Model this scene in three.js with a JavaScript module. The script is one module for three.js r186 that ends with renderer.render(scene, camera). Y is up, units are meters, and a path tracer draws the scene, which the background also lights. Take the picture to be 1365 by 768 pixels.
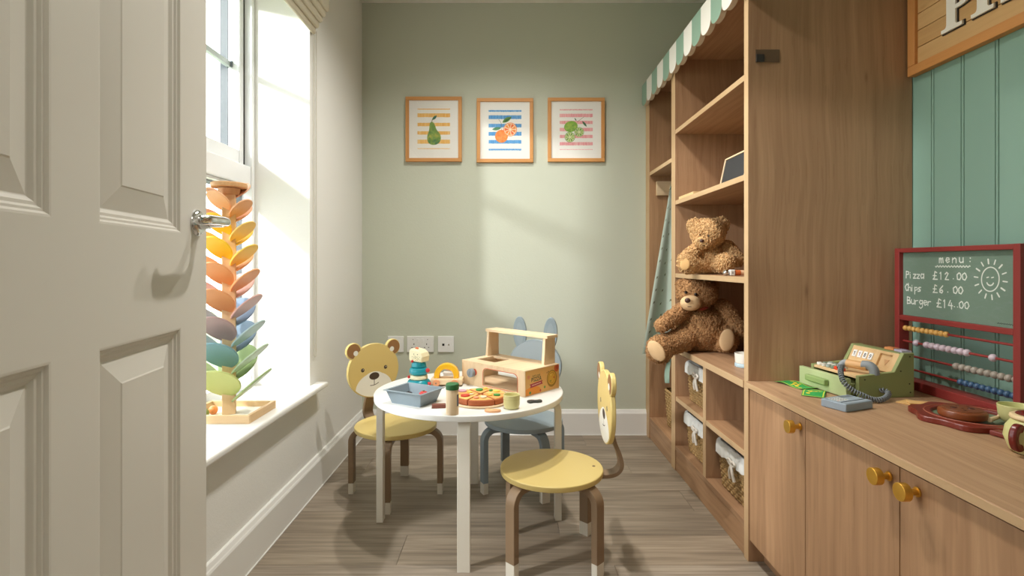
import * as THREE from 'three';
import { RoundedBoxGeometry } from 'three/addons/geometries/RoundedBoxGeometry.js';
import { mergeGeometries } from 'three/addons/utils/BufferGeometryUtils.js';
import { ImprovedNoise } from 'three/addons/math/ImprovedNoise.js';
import { FontLoader } from 'three/addons/loaders/FontLoader.js';
import { TextGeometry } from 'three/addons/geometries/TextGeometry.js';
import { RectAreaLightUniformsLib } from 'three/addons/lights/RectAreaLightUniformsLib.js';

// ---------------------------------------------------------------- camera, sky, lights, exposure
const F = 708, CX = 678, CY = 352, EYE = 0.9475;            // pixels; eye height in metres
const scene = new THREE.Scene();
const camera = new THREE.PerspectiveCamera(2 * Math.atan(384 / F) * 180 / Math.PI, 1365 / 768, 0.05, 60);
camera.position.set(0, EYE, 0);
camera.lookAt(0, EYE, -1);
camera.setViewOffset(1365, 768, 682.5 - CX, 384 - CY, 1365, 768);
const renderer = new THREE.WebGLRenderer();
renderer.toneMapping = THREE.LinearToneMapping;
renderer.toneMappingExposure = 0.87;
renderer.shadowMap.enabled = true;
renderer.shadowMap.type = THREE.PCFSoftShadowMap;
scene.background = new THREE.Color().setRGB(0.9, 0.96, 1.0);
scene.backgroundIntensity = 5.4;
RectAreaLightUniformsLib.init();

const CEILING_LAMPS = [[0.08, 1.5], [0.0, 2.12]];          // recessed downlights: x, distance from the camera
const DOWNLIGHT = 7.0, DOWN_FILL = 0.55, CORRIDOR = 2.4, FLASH = 25;
const FLASH_AT = [-2.3, 2.28, -0.47];

// ---------------------------------------------------------------- helpers
const NAMES = {};
function numbered(n) { const k = NAMES[n] = (NAMES[n] ?? -1) + 1; return k ? n + '_' + String(k).padStart(3, '0') : n; }
let seed = 7;
const rnd = () => { seed = (seed * 1664525 + 1013904223) >>> 0; return seed / 4294967296; };
const rr = (a, b) => a + (b - a) * rnd();
const W = (px, py, d) => new THREE.Vector3((px - CX) / F * d, EYE - (py - CY) / F * d, -d);   // direction of a pixel, at a known distance
function onMesh(m) { m.castShadow = true; m.receiveShadow = true; return m; }
function part(name, geo, mat, parent, pos, rot) {
  const m = onMesh(new THREE.Mesh(geo, mat)); m.name = name;
  if (pos) m.position.set(...pos);
  if (rot) m.rotation.set(...rot);
  parent.add(m); return m;
}
function thing(name, label, category, pos = [0, 0, 0], turn = 0, group) {
  const o = new THREE.Group(); o.name = numbered(name); scene.add(o);
  o.position.set(...pos); o.rotation.y = turn; o.userData = { label, category };
  if (group) o.userData.group = group;
  return o;
}
function struct(name, label, category) {
  const o = new THREE.Group(); o.name = numbered(name); scene.add(o);
  o.userData = { label, category, kind: 'structure' }; return o;
}
function copyOf(src, label, pos, turn) {
  const r = src.clone(); r.name = numbered(src.name.replace(/_\d{3}$/, '')); r.userData = { ...src.userData };
  if (label) r.userData.label = label;
  if (pos) r.position.set(...pos);
  if (turn !== undefined) r.rotation.y = turn;
  scene.add(r); return r;
}
function merge(list) {
  return mergeGeometries(list.map((g) => {
    const h = g.index ? g.toNonIndexed() : g;
    for (const k of Object.keys(h.attributes)) if (!['position', 'normal', 'uv'].includes(k)) h.deleteAttribute(k);
    if (!h.attributes.normal) h.computeVertexNormals();
    if (!h.attributes.uv) h.setAttribute('uv', new THREE.BufferAttribute(new Float32Array(h.attributes.position.count * 2), 2));
    h.morphAttributes = {}; return h;
  }), false);
}
const move = (g, x, y, z) => g.translate(x, y, z);
function grainUV(g, grain = 'y', ox = rr(0, 3), oy = rr(0, 3)) {   // uv in metres with v along the grain
  const p = g.attributes.position, n = g.attributes.normal, uv = new Float32Array(p.count * 2), ax = ['x', 'y', 'z'], gi = ax.indexOf(grain);
  for (let i = 0; i < p.count; i++) {
    const P = [p.getX(i), p.getY(i), p.getZ(i)], N = [Math.abs(n.getX(i)), Math.abs(n.getY(i)), Math.abs(n.getZ(i))];
    const k = N.indexOf(Math.max(...N));
    const o = [0, 1, 2].filter((j) => j !== k);
    let u, v;
    if (k === gi) { u = P[o[0]]; v = P[o[1]] * 0.2; } else { v = P[gi]; u = P[o.find((j) => j !== gi)]; }
    uv[2 * i] = u + ox; uv[2 * i + 1] = v + oy;
  }
  g.setAttribute('uv', new THREE.BufferAttribute(uv, 2)); return g;
}
function box(w, h, d, x = 0, y = 0, z = 0, r = 0.0015, grain) {
  const rad = Math.min(r, w / 2.01, h / 2.01, d / 2.01);
  const g = r > 0 ? new RoundedBoxGeometry(w, h, d, 1, rad) : new THREE.BoxGeometry(w, h, d);
  if (grain) grainUV(g, grain); else grainUV(g, 'y', 0, 0);
  return g.translate(x, y, z);
}
function span(x0, x1, y0, y1, z0, z1, r = 0.0015, grain) {
  return box(Math.abs(x1 - x0), Math.abs(y1 - y0), Math.abs(z1 - z0), (x0 + x1) / 2, (y0 + y1) / 2, (z0 + z1) / 2, r, grain);
}
const cyl = (r0, r1, h, seg = 24) => new THREE.CylinderGeometry(r0, r1, h, seg);
const lathe = (pts, seg = 40) => new THREE.LatheGeometry(pts.map(([x, y]) => new THREE.Vector2(x, y)), seg);
function disc(r, h, e = 0.003, seg = 48) {       // a round slab with softened edges, standing on y = 0
  return lathe([[0.0001, 0], [r - e, 0], [r - e * 0.3, e * 0.3], [r, e], [r, h - e], [r - e * 0.3, h - e * 0.3], [r - e, h], [0.0001, h]], seg);
}
function tube(pts, r, seg = 40, rs = 8, closed = false) {
  return new THREE.TubeGeometry(new THREE.CatmullRomCurve3(pts.map((p) => p.isVector3 ? p : new THREE.Vector3(...p)), closed), seg, r, rs, closed);
}
function ellipseShape(a, b, n = 48, x = 0, y = 0) {
  const s = new THREE.Shape(); s.absellipse(x, y, a, b, 0, Math.PI * 2, false, 0); return s;
}
function extrude(shape, depth, bevel = 0.0015, cs = 24, bs = 2) {
  const g = new THREE.ExtrudeGeometry(shape, { depth: depth - 2 * bevel, bevelEnabled: bevel > 0, bevelThickness: bevel, bevelSize: bevel, bevelOffset: -bevel, bevelSegments: bs, curveSegments: cs });
  return g.translate(0, 0, bevel);
}
function poly(pts) { const s = new THREE.Shape(); pts.forEach(([x, y], i) => i ? s.lineTo(x, y) : s.moveTo(x, y)); s.closePath(); return s; }
function bentStrip(pts, t, w, n = 40) {          // a bent-wood strip: a path in the (x, y) plane with thickness t, w wide in z
  const c = new THREE.SplineCurve(pts.map(([x, y]) => new THREE.Vector2(x, y))).getPoints(n), A = [], B = [];
  c.forEach((p, i) => {
    const q = c[Math.min(i + 1, n)], o = c[Math.max(i - 1, 0)], dx = q.x - o.x, dy = q.y - o.y, l = Math.hypot(dx, dy);
    A.push([p.x - dy / l * t / 2, p.y + dx / l * t / 2]); B.push([p.x + dy / l * t / 2, p.y - dx / l * t / 2]);
  });
  return extrude(poly([...A, ...B.reverse()]), w, 0.0012, 6, 1).translate(0, 0, -w / 2);
}
// ---- periodic value noise for textures
function lattice(nx, ny, s) { let q = s * 7919 + 13; const a = new Float32Array(nx * ny); for (let i = 0; i < a.length; i++) { q = (q * 1664525 + 1013904223) >>> 0; a[i] = q / 4294967296; } return a; }
function makeNoise(nx, ny, s) {
  const a = lattice(nx, ny, s), sm = (t) => t * t * (3 - 2 * t);
  return (u, v) => {
    let x = (u - Math.floor(u)) * nx, y = (v - Math.floor(v)) * ny, i = Math.floor(x) % nx, j = Math.floor(y) % ny;
    const fx = sm(x - Math.floor(x)), fy = sm(y - Math.floor(y)), i1 = (i + 1) % nx, j1 = (j + 1) % ny;
    return (a[j * nx + i] * (1 - fx) + a[j * nx + i1] * fx) * (1 - fy) + (a[j1 * nx + i] * (1 - fx) + a[j1 * nx + i1] * fx) * fy;
  };
}
function tex(w, h, fn, srgb = true, repeat = [1, 1]) {
  const data = new Uint8Array(w * h * 4);
  for (let y = 0; y < h; y++) for (let x = 0; x < w; x++) {
    const c = fn(x / w, y / h), o = (y * w + x) * 4;
    data[o] = Math.max(0, Math.min(255, c[0])); data[o + 1] = Math.max(0, Math.min(255, c[1])); data[o + 2] = Math.max(0, Math.min(255, c[2])); data[o + 3] = 255;
  }
  const t = new THREE.DataTexture(data, w, h); t.wrapS = t.wrapT = THREE.RepeatWrapping; t.magFilter = THREE.LinearFilter; t.minFilter = THREE.LinearMipmapLinearFilter; t.generateMipmaps = true;
  if (srgb) t.colorSpace = THREE.SRGBColorSpace; t.repeat.set(...repeat); t.needsUpdate = true; return t;
}
function canvasTex(w, h, draw) {
  const c = document.createElement('canvas'); c.width = w; c.height = h; const g = c.getContext('2d'); draw(g, w, h);
  const t = new THREE.CanvasTexture(c); t.colorSpace = THREE.SRGBColorSpace; return t;
}
const mix = (a, b, t) => a.map((v, i) => v + (b[i] - v) * t);
// oak laminate: fine streaks, pores and slow figure, one metre square, grain along v
function oakTex(dark, light, s) {
  const n1 = makeNoise(46, 2, s), n2 = makeNoise(190, 7, s + 1), n3 = makeNoise(6, 2, s + 2), n4 = makeNoise(380, 12, s + 3), n5 = makeNoise(4, 4, s + 4), n6 = makeNoise(16, 2, s + 5), n7 = makeNoise(3, 5, s + 6);
  const knots = [[0.22, 0.18, 0.018], [0.71, 0.62, 0.014], [0.45, 0.86, 0.011], [0.9, 0.3, 0.012]];
  return tex(1024, 1024, (u, v) => {
    let w = u + 0.022 * (n5(u, v) - 0.5) + 0.006 * (n7(u * 2, v * 3) - 0.5), dk = 0;
    for (const [a, b, r] of knots) { const dx = u - a, dy = (v - b) * 0.32, q = Math.hypot(dx, dy); w += 0.5 * r * Math.sign(dx) * Math.exp(-q / (r * 1.6)) ; dk += 0.5 * Math.exp(-Math.pow(q / (r * 0.45), 2)); }
    const ring = 0.5 + 0.5 * Math.sin(6.2832 * (26 * w + 2.2 * n3(w, v)));
    let t = 0.22 * n1(w, v) + 0.2 * n2(w, v) + 0.34 * n3(w, v) + 0.1 * ring + 0.22 * n6(w, v);
    const pore = n4(u, v) > 0.8 ? 0.13 : 0;
    t = Math.max(0, Math.min(1, t * 1.1 - 0.06 - pore - dk));
    return mix(dark, light, t);
  });
}
function mat(color, rough = 0.6, o = {}) {
  const m = new THREE.MeshPhysicalMaterial({ roughness: rough, ...o });
  if (Array.isArray(color)) m.color.setRGB(...color.map((v) => v / 255), THREE.SRGBColorSpace); else if (color) m.color.set(color);
  return m;
}
const wallNoise = (() => { const a = makeNoise(128, 128, 31), b = makeNoise(512, 512, 32); return tex(1024, 1024, (u, v) => { const t = 255 * (0.5 * a(u, v) + 0.5 * b(u, v)); return [t, t, t]; }, false); })();
const fabricNoise = (() => { const a = makeNoise(256, 256, 41); return tex(512, 512, (u, v) => { const t = 127 + 60 * Math.sin(u * 6.2832 * 100) * Math.sin(v * 6.2832 * 100) + 60 * (a(u, v) - 0.5); return [t, t, t]; }, false); })();
const oak = oakTex([141, 105, 76], [193, 156, 121], 3);
const oakBand = oakTex([188, 153, 112], [214, 183, 142], 17);
const pale = oakTex([214, 184, 144], [240, 217, 182], 9);
const floorTex = (() => {
  const n1 = makeNoise(120, 3, 51), n2 = makeNoise(340, 14, 52), n3 = makeNoise(9, 3, 53), n4 = makeNoise(48, 6, 54);
  return tex(1024, 1024, (u, v) => {
    const t = 0.32 * n1(u, v) + 0.28 * n2(u, v) + 0.28 * n3(u, v) + 0.25 * n4(u, v) - 0.04;
    return mix([110, 98, 85], [186, 172, 154], Math.max(0, Math.min(1, t)));
  });
})();
const MT = {
  sage: mat([200, 204, 187], 0.85, { bumpMap: wallNoise, bumpScale: 0.0004 }),
  white: mat([236, 235, 230], 0.85, { bumpMap: wallNoise, bumpScale: 0.0004 }),
  ceiling: mat([234, 232, 224], 0.9),
  gloss: mat([236, 235, 231], 0.35),
  upvc: mat([238, 240, 240], 0.25, { clearcoat: 0.3 }),
  doorPaint: mat([226, 222, 213], 0.42),
  greenBoard: mat([136, 170, 154], 0.5),
  oak: mat(null, 0.5, { map: oak }),
  oakEdge: mat(null, 0.5, { map: oakBand }),
  pale: mat(null, 0.55, { map: pale }),
  brass: mat([232, 182, 80], 0.36, { metalness: 0.85 }),
  chrome: mat([220, 222, 224], 0.1, { metalness: 1 }),
  black: mat([28, 28, 28], 0.5),
  hole: mat([18, 18, 18], 0.8),
  tableWhite: mat([232, 231, 226], 0.32),
  seatYellow: mat([214, 190, 120], 0.38),
  legBrown: mat([138, 114, 88], 0.5),
  legTip: mat([220, 214, 200], 0.55),
  seatBlue: mat([151, 166, 174], 0.4),
  legBlue: mat([136, 150, 158], 0.5),
  glass: mat([255, 255, 255], 0.0, { transmission: 1, thickness: 0, ior: 1.45 }),
  linen: mat([226, 226, 222], 0.95, { bumpMap: fabricNoise, bumpScale: 0.0006 }),
  blindCloth: mat([206, 198, 176], 0.95, { bumpMap: fabricNoise, bumpScale: 0.0006 }),
};
const oakTones = [[255, 255, 255], [246, 242, 238], [255, 250, 243]].map((c) => mat(c, 0.5, { map: oak }));

// ---------------------------------------------------------------- the room
const XL = -0.815, XR = 1.287, DB = 2.955, H = 2.4, DF = 0.24;      // inner faces; distances measured from the camera
const XO = -1.16;                                                  // outer face of the window wall
const D0 = 0.70, D1 = 2.177, YS = 0.45, YH = 2.12;                  // window opening
{
  const floor = struct('floor', 'grey-brown wood-grain plank floor of the playroom', 'floor');
  part('floor_slab', span(-1.3, 1.5, -0.12, -0.004, 1.9, -3.05, 0), mat([90, 80, 70], 0.9), floor);
  const tones = [[255, 255, 255], [244, 242, 238], [240, 238, 234], [252, 248, 242]].map((c) => mat(c, 0.5, { map: floorTex }));
  const rowW = 0.1835, L = 1.22; let row = 0;
  for (let d = DB; d > -1.8; d -= rowW, row++) {
    const inRoom = d - rowW > 0.0, x0 = inRoom ? XL : -1.1, x1 = inRoom ? XR : 1.4;
    let x = x0 - ((row * 0.437) % 1) * L;
    for (; x < x1; x += L) {
      const a = Math.max(x, x0), b = Math.min(x + L, x1); if (b - a < 0.02) continue;
      part('plank', span(a + 0.0004, b - 0.0004, -0.004, 0, -d + 0.0004, -d + rowW - 0.0004, 0.0006, 'x'), tones[Math.floor(rnd() * 4)], floor);
    }
  }
  const wb = struct('wall_back', 'sage green painted wall with three framed prints', 'wall');
  part('plaster', span(XO, 1.4, 0, H, -DB, -DB - 0.12, 0), MT.sage, wb);
  const wl = struct('wall_left', 'white painted wall with the window recess', 'wall');
  part('plaster', merge([
    span(XO, XL, 0, YS - 0.022, -DF, -DB, 0), span(XO, XL, YH, H, -DF, -DB, 0),
    span(XO, XL, YS - 0.022, YH, -DF, -D0, 0), span(XO, XL, YS - 0.022, YH, -D1, -DB, 0)]), MT.white, wl);
  const wr = struct('wall_right', 'sage green tongue-and-groove boarded wall above the counter', 'wall');
  part('plaster', span(XR + 0.012, 1.42, 0, H, -DF + 0.12, -DB, 0), MT.white, wr);
  // boards 106 mm wide, each with a bead beside the joint
  for (let k = 0; k < 14; k++) {
    const far = 1.7135 - k * 0.1063, near = Math.max(far - 0.1063, DF);
    if (far - near < 0.02) break;
    const t = 0.012, prof = new THREE.Shape();
    const w = far - near - 0.0012;
    [[0, 0], [w, 0], [w, t - 0.004], [w - 0.0012, t], [0.0108, t], [0.0098, t - 0.004], [0.0086, t - 0.004], [0.0076, t], [0.0014, t], [0, t - 0.004]].forEach(([x, y], i) => i ? prof.lineTo(x, y) : prof.moveTo(x, y));
    const g = new THREE.ExtrudeGeometry(prof, { depth: H - 0.56, bevelEnabled: false });
    g.rotateX(-Math.PI / 2);                       // profile x along +x, thickness towards -z, extruded upwards
    g.rotateY(Math.PI / 2);                        // x -> -z, -z -> -x
    part('board', g, MT.greenBoard, wr, [XR + 0.012, 0.56, -near - 0.0006]);
  }
  const wf = struct('wall_front', 'white wall with the doorway behind the viewer', 'wall');
  part('plaster', merge([span(-1.16, -0.512, 0, H, -DF, -0.12, 0), span(0.72, 1.42, 0, H, -DF, -0.12, 0), span(-0.512, 0.72, 2.05, H, -DF, -0.12, 0)]), MT.white, wf);
  const cl = struct('ceiling', 'plain white ceiling', 'ceiling');
  part('plaster', span(-1.3, 1.5, H, H + 0.1, 1.9, -3.08, 0), MT.ceiling, cl);
  const wc = struct('wall_corridor', 'white corridor walls behind the viewer', 'wall');
  part('plaster', merge([span(-1.25, -1.1, 0, H, -0.12, 1.8, 0), span(1.4, 1.5, 0, H, -0.12, 1.8, 0), span(-1.25, 1.5, 0, H, 1.8, 1.9, 0)]), MT.white, wc);
  // skirting with a sloped top edge
  const prof = poly([[0, 0], [0.018, 0], [0.018, 0.118], [0.0155, 0.124], [0.013, 0.127], [0.0085, 0.138], [0.006, 0.14], [0, 0.14]]);
  const run = (len) => new THREE.ExtrudeGeometry(prof, { depth: len, bevelEnabled: false });
  const bl = struct('baseboard_left', 'white skirting board along the window wall', 'baseboard');
  part('board', run(DB - DF - 0.002), MT.gloss, bl, [XL, 0, -DB]);
  const bb = struct('baseboard_back', 'white skirting board along the sage green wall', 'baseboard');
  part('board', run(0.764 - XL - 0.018).rotateY(Math.PI / 2).scale(1, 1, 1), MT.gloss, bb, [XL + 0.018, 0, -DB]).rotation.set(0, 0, 0);
  // rotate so that the profile's thickness points into the room
  const b = bb.children[0]; b.geometry = run(0.764 - XL - 0.018); b.geometry.rotateY(-Math.PI / 2); b.position.set(0.764, 0, -DB);
  const cd = struct('trim_1', 'thin white bead of sealant along the foot of the skirting', 'trim');
  part('bead', span(XL + 0.018, XL + 0.0215, 0, 0.004, -DF, -DB, 0.001), MT.gloss, cd);
  part('bead', span(XL + 0.018, 0.764, 0, 0.004, -DB + 0.018, -DB + 0.0215, 0.001), MT.gloss, cd);
}
// ---------------------------------------------------------------- outdoors
{
  const lawn = struct('lawn', 'green lawn outside the window', 'lawn');
  part('turf', span(-14, XO - 0.02, -0.4, -0.3, 8, -14, 0), mat([150, 164, 120], 1), lawn);
  const path = struct('ground_paving', 'pale paved strip outside the window', 'paving');
  part('slab', span(-2.4, XO, -0.3, -0.27, 3, -6, 0), mat([190, 186, 176], 0.95), path);
}
// ---------------------------------------------------------------- window, sill, blind
{
  const w = struct('window_1', 'white framed window with opening top light and fixed lower panes', 'window');
  const MUL = 1.44, yT0 = 1.252, yT1 = 1.342, fi = 0.022, mw = 0.028;
  const bar = (y0, y1, a, b, x0, x1, r = 0.004) => span(x0, x1, y0, y1, -a, -b, r);
  part('frame', merge([bar(YS, YH, D0, D0 + fi, -1.135, -1.04), bar(YS, YH, D1 - fi, D1, -1.135, -1.04), bar(YS + 0.001, YS + 0.05, D0 + fi, D1 - fi, -1.134, -1.042), bar(YH - 0.05, YH - 0.001, D0 + fi, D1 - fi, -1.134, -1.042), bar(YS + 0.05, YH - 0.05, MUL - mw, MUL + mw, -1.133, -1.043)]), MT.upvc, w);
  const outer = mat([40, 52, 60], 0.6), barM = mat([205, 216, 214], 0.4);
  for (const [a, b] of [[D0 + fi, MUL - mw], [MUL + mw, D1 - fi]]) {
    part('transom', merge([bar(yT0 + 0.012, yT1, a, b, -1.132, -1.045), bar(yT0, yT0 + 0.0115, a, b, -1.13, -1.058, 0.003)]), MT.upvc, w);
    // opening sash above the transom with one slim glazing bar
    const g = 0.0035, sv = 0.036, y0 = yT1 + g, y1 = YH - 0.05 - g, sb = 0.058;
    part('sash', merge([bar(y0, y1, a + g, a + sv, -1.1205, -1.072, 0.005), bar(y0, y1, b - sv, b - g, -1.1205, -1.072, 0.005), bar(y0 + 0.0005, y0 + sb, a + sv, b - sv, -1.1195, -1.074, 0.005), bar(y1 - sb, y1 - 0.0005, a + sv, b - sv, -1.1195, -1.074, 0.005)]), MT.upvc, w);
    part('glazing_bar', bar(1.733, 1.755, a + sv, b - sv, -1.126, -1.108, 0.002), barM, w);
    part('bar_clip', merge([bar(1.731, 1.757, b - sv - 0.008, b - sv, -1.107, -1.1, 0.002), bar(1.731, 1.757, a + sv, a + sv + 0.008, -1.107, -1.1, 0.002)]), mat([120, 130, 136], 0.5), w);
    part('pane', span(-1.12, -1.1165, y0 + sb, y1 - sb, -(a + sv), -(b - sv), 0), MT.glass, w);
    part('pane', span(-1.08, -1.0765, YS + 0.05, yT0, -a, -b, 0), MT.glass, w);
    part('outer_rebate', merge([bar(y0 + sb - 0.01, y1 - sb + 0.01, b - sv - 0.001, b - sv + 0.02, -1.152, -1.121, 0.001), bar(y0 + sb - 0.01, y1 - sb + 0.01, a + sv - 0.02, a + sv + 0.001, -1.152, -1.121, 0.001),
      bar(YS + 0.05, yT0 - 0.002, b - 0.003, b, -1.135, -1.082, 0.001), bar(YS + 0.05, yT0 - 0.002, a, a + 0.003, -1.135, -1.082, 0.001), bar(yT0 - 0.004, yT0 - 0.001, a + 0.003, b - 0.003, -1.129, -1.082, 0.001)]), outer, w);
    part('gasket', merge([bar(y0, y1, b - g - 0.0015, b - 0.0005, -1.12, -1.0708, 0), bar(y0, y1, a + 0.0005, a + g + 0.0015, -1.12, -1.0708, 0)]), MT.black, w);
  }
  const sl = struct('window_sill', 'deep glossy white window sill with rounded nosing', 'sill');
  // outline in plan with horns past the opening
  const sh = poly([[-1.05, D0], [-1.05, D1], [XL, D1], [XL, D1 + 0.075], [-0.765, D1 + 0.075], [-0.765, D0 - 0.075], [XL, D0 - 0.075], [XL, D0]].map(([x, d]) => [x, d]));
  const g = extrude(sh, 0.022, 0.008, 8, 4); g.rotateX(-Math.PI / 2);
  part('board', g, MT.gloss, sl, [0, YS - 0.022, 0]);

  const bl = thing('roman_blind', 'folded cream roman blind at the top of the window', 'blind', [0, 0, 0]);
  const za = -0.64, zb = -2.197;
  part('head_rail', span(XL, -0.775, 2.27, 2.31, za, zb, 0.003), MT.blindCloth, bl);
  const folds = [[-0.806, 1.898, 0.008], [-0.795, 1.922, 0.011], [-0.781, 1.945, 0.011], [-0.766, 1.968, 0.011], [-0.752, 1.99, 0.010]];
  folds.forEach(([x, y, r]) => {
    const s = new THREE.Shape(); s.moveTo(x - r, y + r); s.absarc(x, y + r, r, Math.PI, Math.PI * 2, false); s.quadraticCurveTo(x + r, 2.16, x - 0.001 - (x + 0.79) * 0.6, 2.28); s.lineTo(x - 0.004 - (x + 0.79) * 0.6, 2.28); s.quadraticCurveTo(x - r, 2.16, x - r, y + r);
    part('fold', new THREE.ExtrudeGeometry(s, { depth: za - zb, bevelEnabled: true, bevelSize: 0.0015, bevelThickness: 0.0015, bevelOffset: -0.0015, bevelSegments: 1, curveSegments: 12 }), MT.blindCloth, bl, [0, 0, zb]);
  });
  // operating chain: a bead loop hanging against the wall
  const ch = thing('blind_chain', 'long looped bead chain of the blind hanging against the white wall', 'chain');
  const xa = XL + 0.006, dA = 2.205, dB = 2.235, yb = 0.575;
  const pts = [];
  for (let y = 1.95; y > yb; y -= 0.1) pts.push([xa, y, -dA]);
  for (let k = 0; k <= 8; k++) { const a = Math.PI * k / 8; pts.push([xa, yb - 0.015 * Math.sin(a), -(dA + dB) / 2 + Math.cos(a) * (dB - dA) / 2]); }
  for (let y = yb + 0.05; y < 1.95; y += 0.1) pts.push([xa, y, -dB]);
  part('cord', tube(pts, 0.0012, 400, 5), mat([196, 190, 176], 0.6), ch);
  const bead = new THREE.IcosahedronGeometry(0.0021, 1), list = [];
  const cv = new THREE.CatmullRomCurve3(pts.map((p) => new THREE.Vector3(...p)));
  const N = 460; for (let k = 0; k < N; k++) { const p = cv.getPointAt(k / (N - 1)); list.push(bead.clone().translate(p.x, p.y, p.z)); }
  part('beads', merge(list), mat([214, 208, 194], 0.5), ch).userData.kind = 'stuff';
}
// ---------------------------------------------------------------- the open door
{
  const DWid = 0.775, DHt = 1.98, T = 0.036;
  const d = struct('door_1', 'open white moulded panel door with chrome lever handle', 'door');
  d.position.set(-0.466, 0.006, -0.264); d.rotation.y = 1.7264;      // local x runs from hinge to lock edge, z faces the room
  const st = 0.107, pw = 0.236, mu = 0.089, cols = [[st, st + pw], [st + pw + mu, st + 2 * pw + mu]];
  const rows = [[0.225, 0.831], [0.9945, 1.865]];
  const sh = poly([[0, 0], [DWid, 0], [DWid, DHt], [0, DHt]]);
  for (const [a, b] of cols) for (const [y0, y1] of rows) { const h = new THREE.Path(); h.moveTo(a, y0); h.lineTo(a, y1); h.lineTo(b, y1); h.lineTo(b, y0); h.closePath(); sh.holes.push(h); }
  const face = new THREE.ExtrudeGeometry(sh, { depth: 0.012, bevelEnabled: false });
  part('face_frame', merge([face.clone().translate(0, 0, -0.012), face.clone().translate(0, 0, -T)]), MT.doorPaint, d);
  part('core', span(0, DWid, 0, DHt, -T + 0.012, -0.012, 0), MT.doorPaint, d);
  // moulded panel: ogee steps down, then a raised field with a broad slope
  const PR = [[0, 0], [0.003, -0.0005], [0.006, -0.004], [0.009, -0.0042], [0.012, -0.0072], [0.016, -0.0075], [0.021, -0.0112], [0.0225, -0.0116], [0.056, -0.0032], [0.058, -0.002]];
  function panelGeo(w, h) {
    const P = [], quad = (a, b, c, e) => P.push(...a, ...b, ...c, ...a, ...c, ...e);
    const rect = ([i, z]) => [[i, i, z], [w - i, i, z], [w - i, h - i, z], [i, h - i, z]];
    for (let k = 0; k < PR.length - 1; k++) { const A = rect(PR[k]), B = rect(PR[k + 1]); for (let j = 0; j < 4; j++) { const q = (j + 1) % 4; quad(A[j], A[q], B[q], B[j]); } }
    const C = rect(PR[PR.length - 1]); quad(C[0], C[1], C[2], C[3]);
    const g = new THREE.BufferGeometry(); g.setAttribute('position', new THREE.BufferAttribute(new Float32Array(P), 3)); g.computeVertexNormals(); return g;
  }
  for (const [a, b] of cols) for (const [y0, y1] of rows) {
    part('panel', panelGeo(b - a, y1 - y0), MT.doorPaint, d, [a, y0, 0]);
    part('panel', panelGeo(b - a, y1 - y0).rotateY(Math.PI).translate(b - a, 0, 0), MT.doorPaint, d, [a, y0, -T]);
  }
  // lever handle on both faces
  for (const s of [1, -1]) {
    const h = new THREE.Group(); h.name = 'lever_handle'; d.add(h); h.position.set(DWid - 0.0445, 1.018, s > 0 ? 0 : -T); h.scale.z = 1; if (s < 0) h.rotation.set(Math.PI, 0, 0);
    part('rose', lathe([[0.0001, 0.009], [0.017, 0.009], [0.021, 0.0075], [0.0245, 0.003], [0.0245, 0]], 40).rotateX(Math.PI / 2), MT.chrome, h);
    const P = [[0, 0, 0.004], [0, 0, 0.03], [-0.001, 0, 0.044], [-0.010, 0.001, 0.054], [-0.028, 0.001, 0.057], [-0.06, 0, 0.057], [-0.1, -0.002, 0.056], [-0.116, -0.003, 0.05]];
    part('lever', merge([tube(P, 0.0085, 60, 14), new THREE.SphereGeometry(0.0085, 14, 10).translate(-0.116, -0.003, 0.05), cyl(0.0115, 0.0135, 0.018, 24).rotateX(Math.PI / 2).translate(0, 0, 0.014)]), MT.chrome, h);
  }
  for (const y of [0.2, 0.99, 1.75]) part('hinge', span(-0.006, 0.004, y - 0.05, y + 0.05, -0.012, 0.002, 0.001), MT.chrome, d);
  const j = struct('trim_2', 'white door lining of the doorway behind the viewer', 'trim');
  part('jamb', merge([span(-0.53, -0.508, 0, 2.05, -DF - 0.005, -0.1, 0.002), span(0.715, 0.74, 0, 2.05, -DF - 0.005, -0.1, 0.002), span(-0.53, 0.74, 2.03, 2.06, -DF - 0.005, -0.1, 0.002)]), MT.gloss, j);
}
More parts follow.
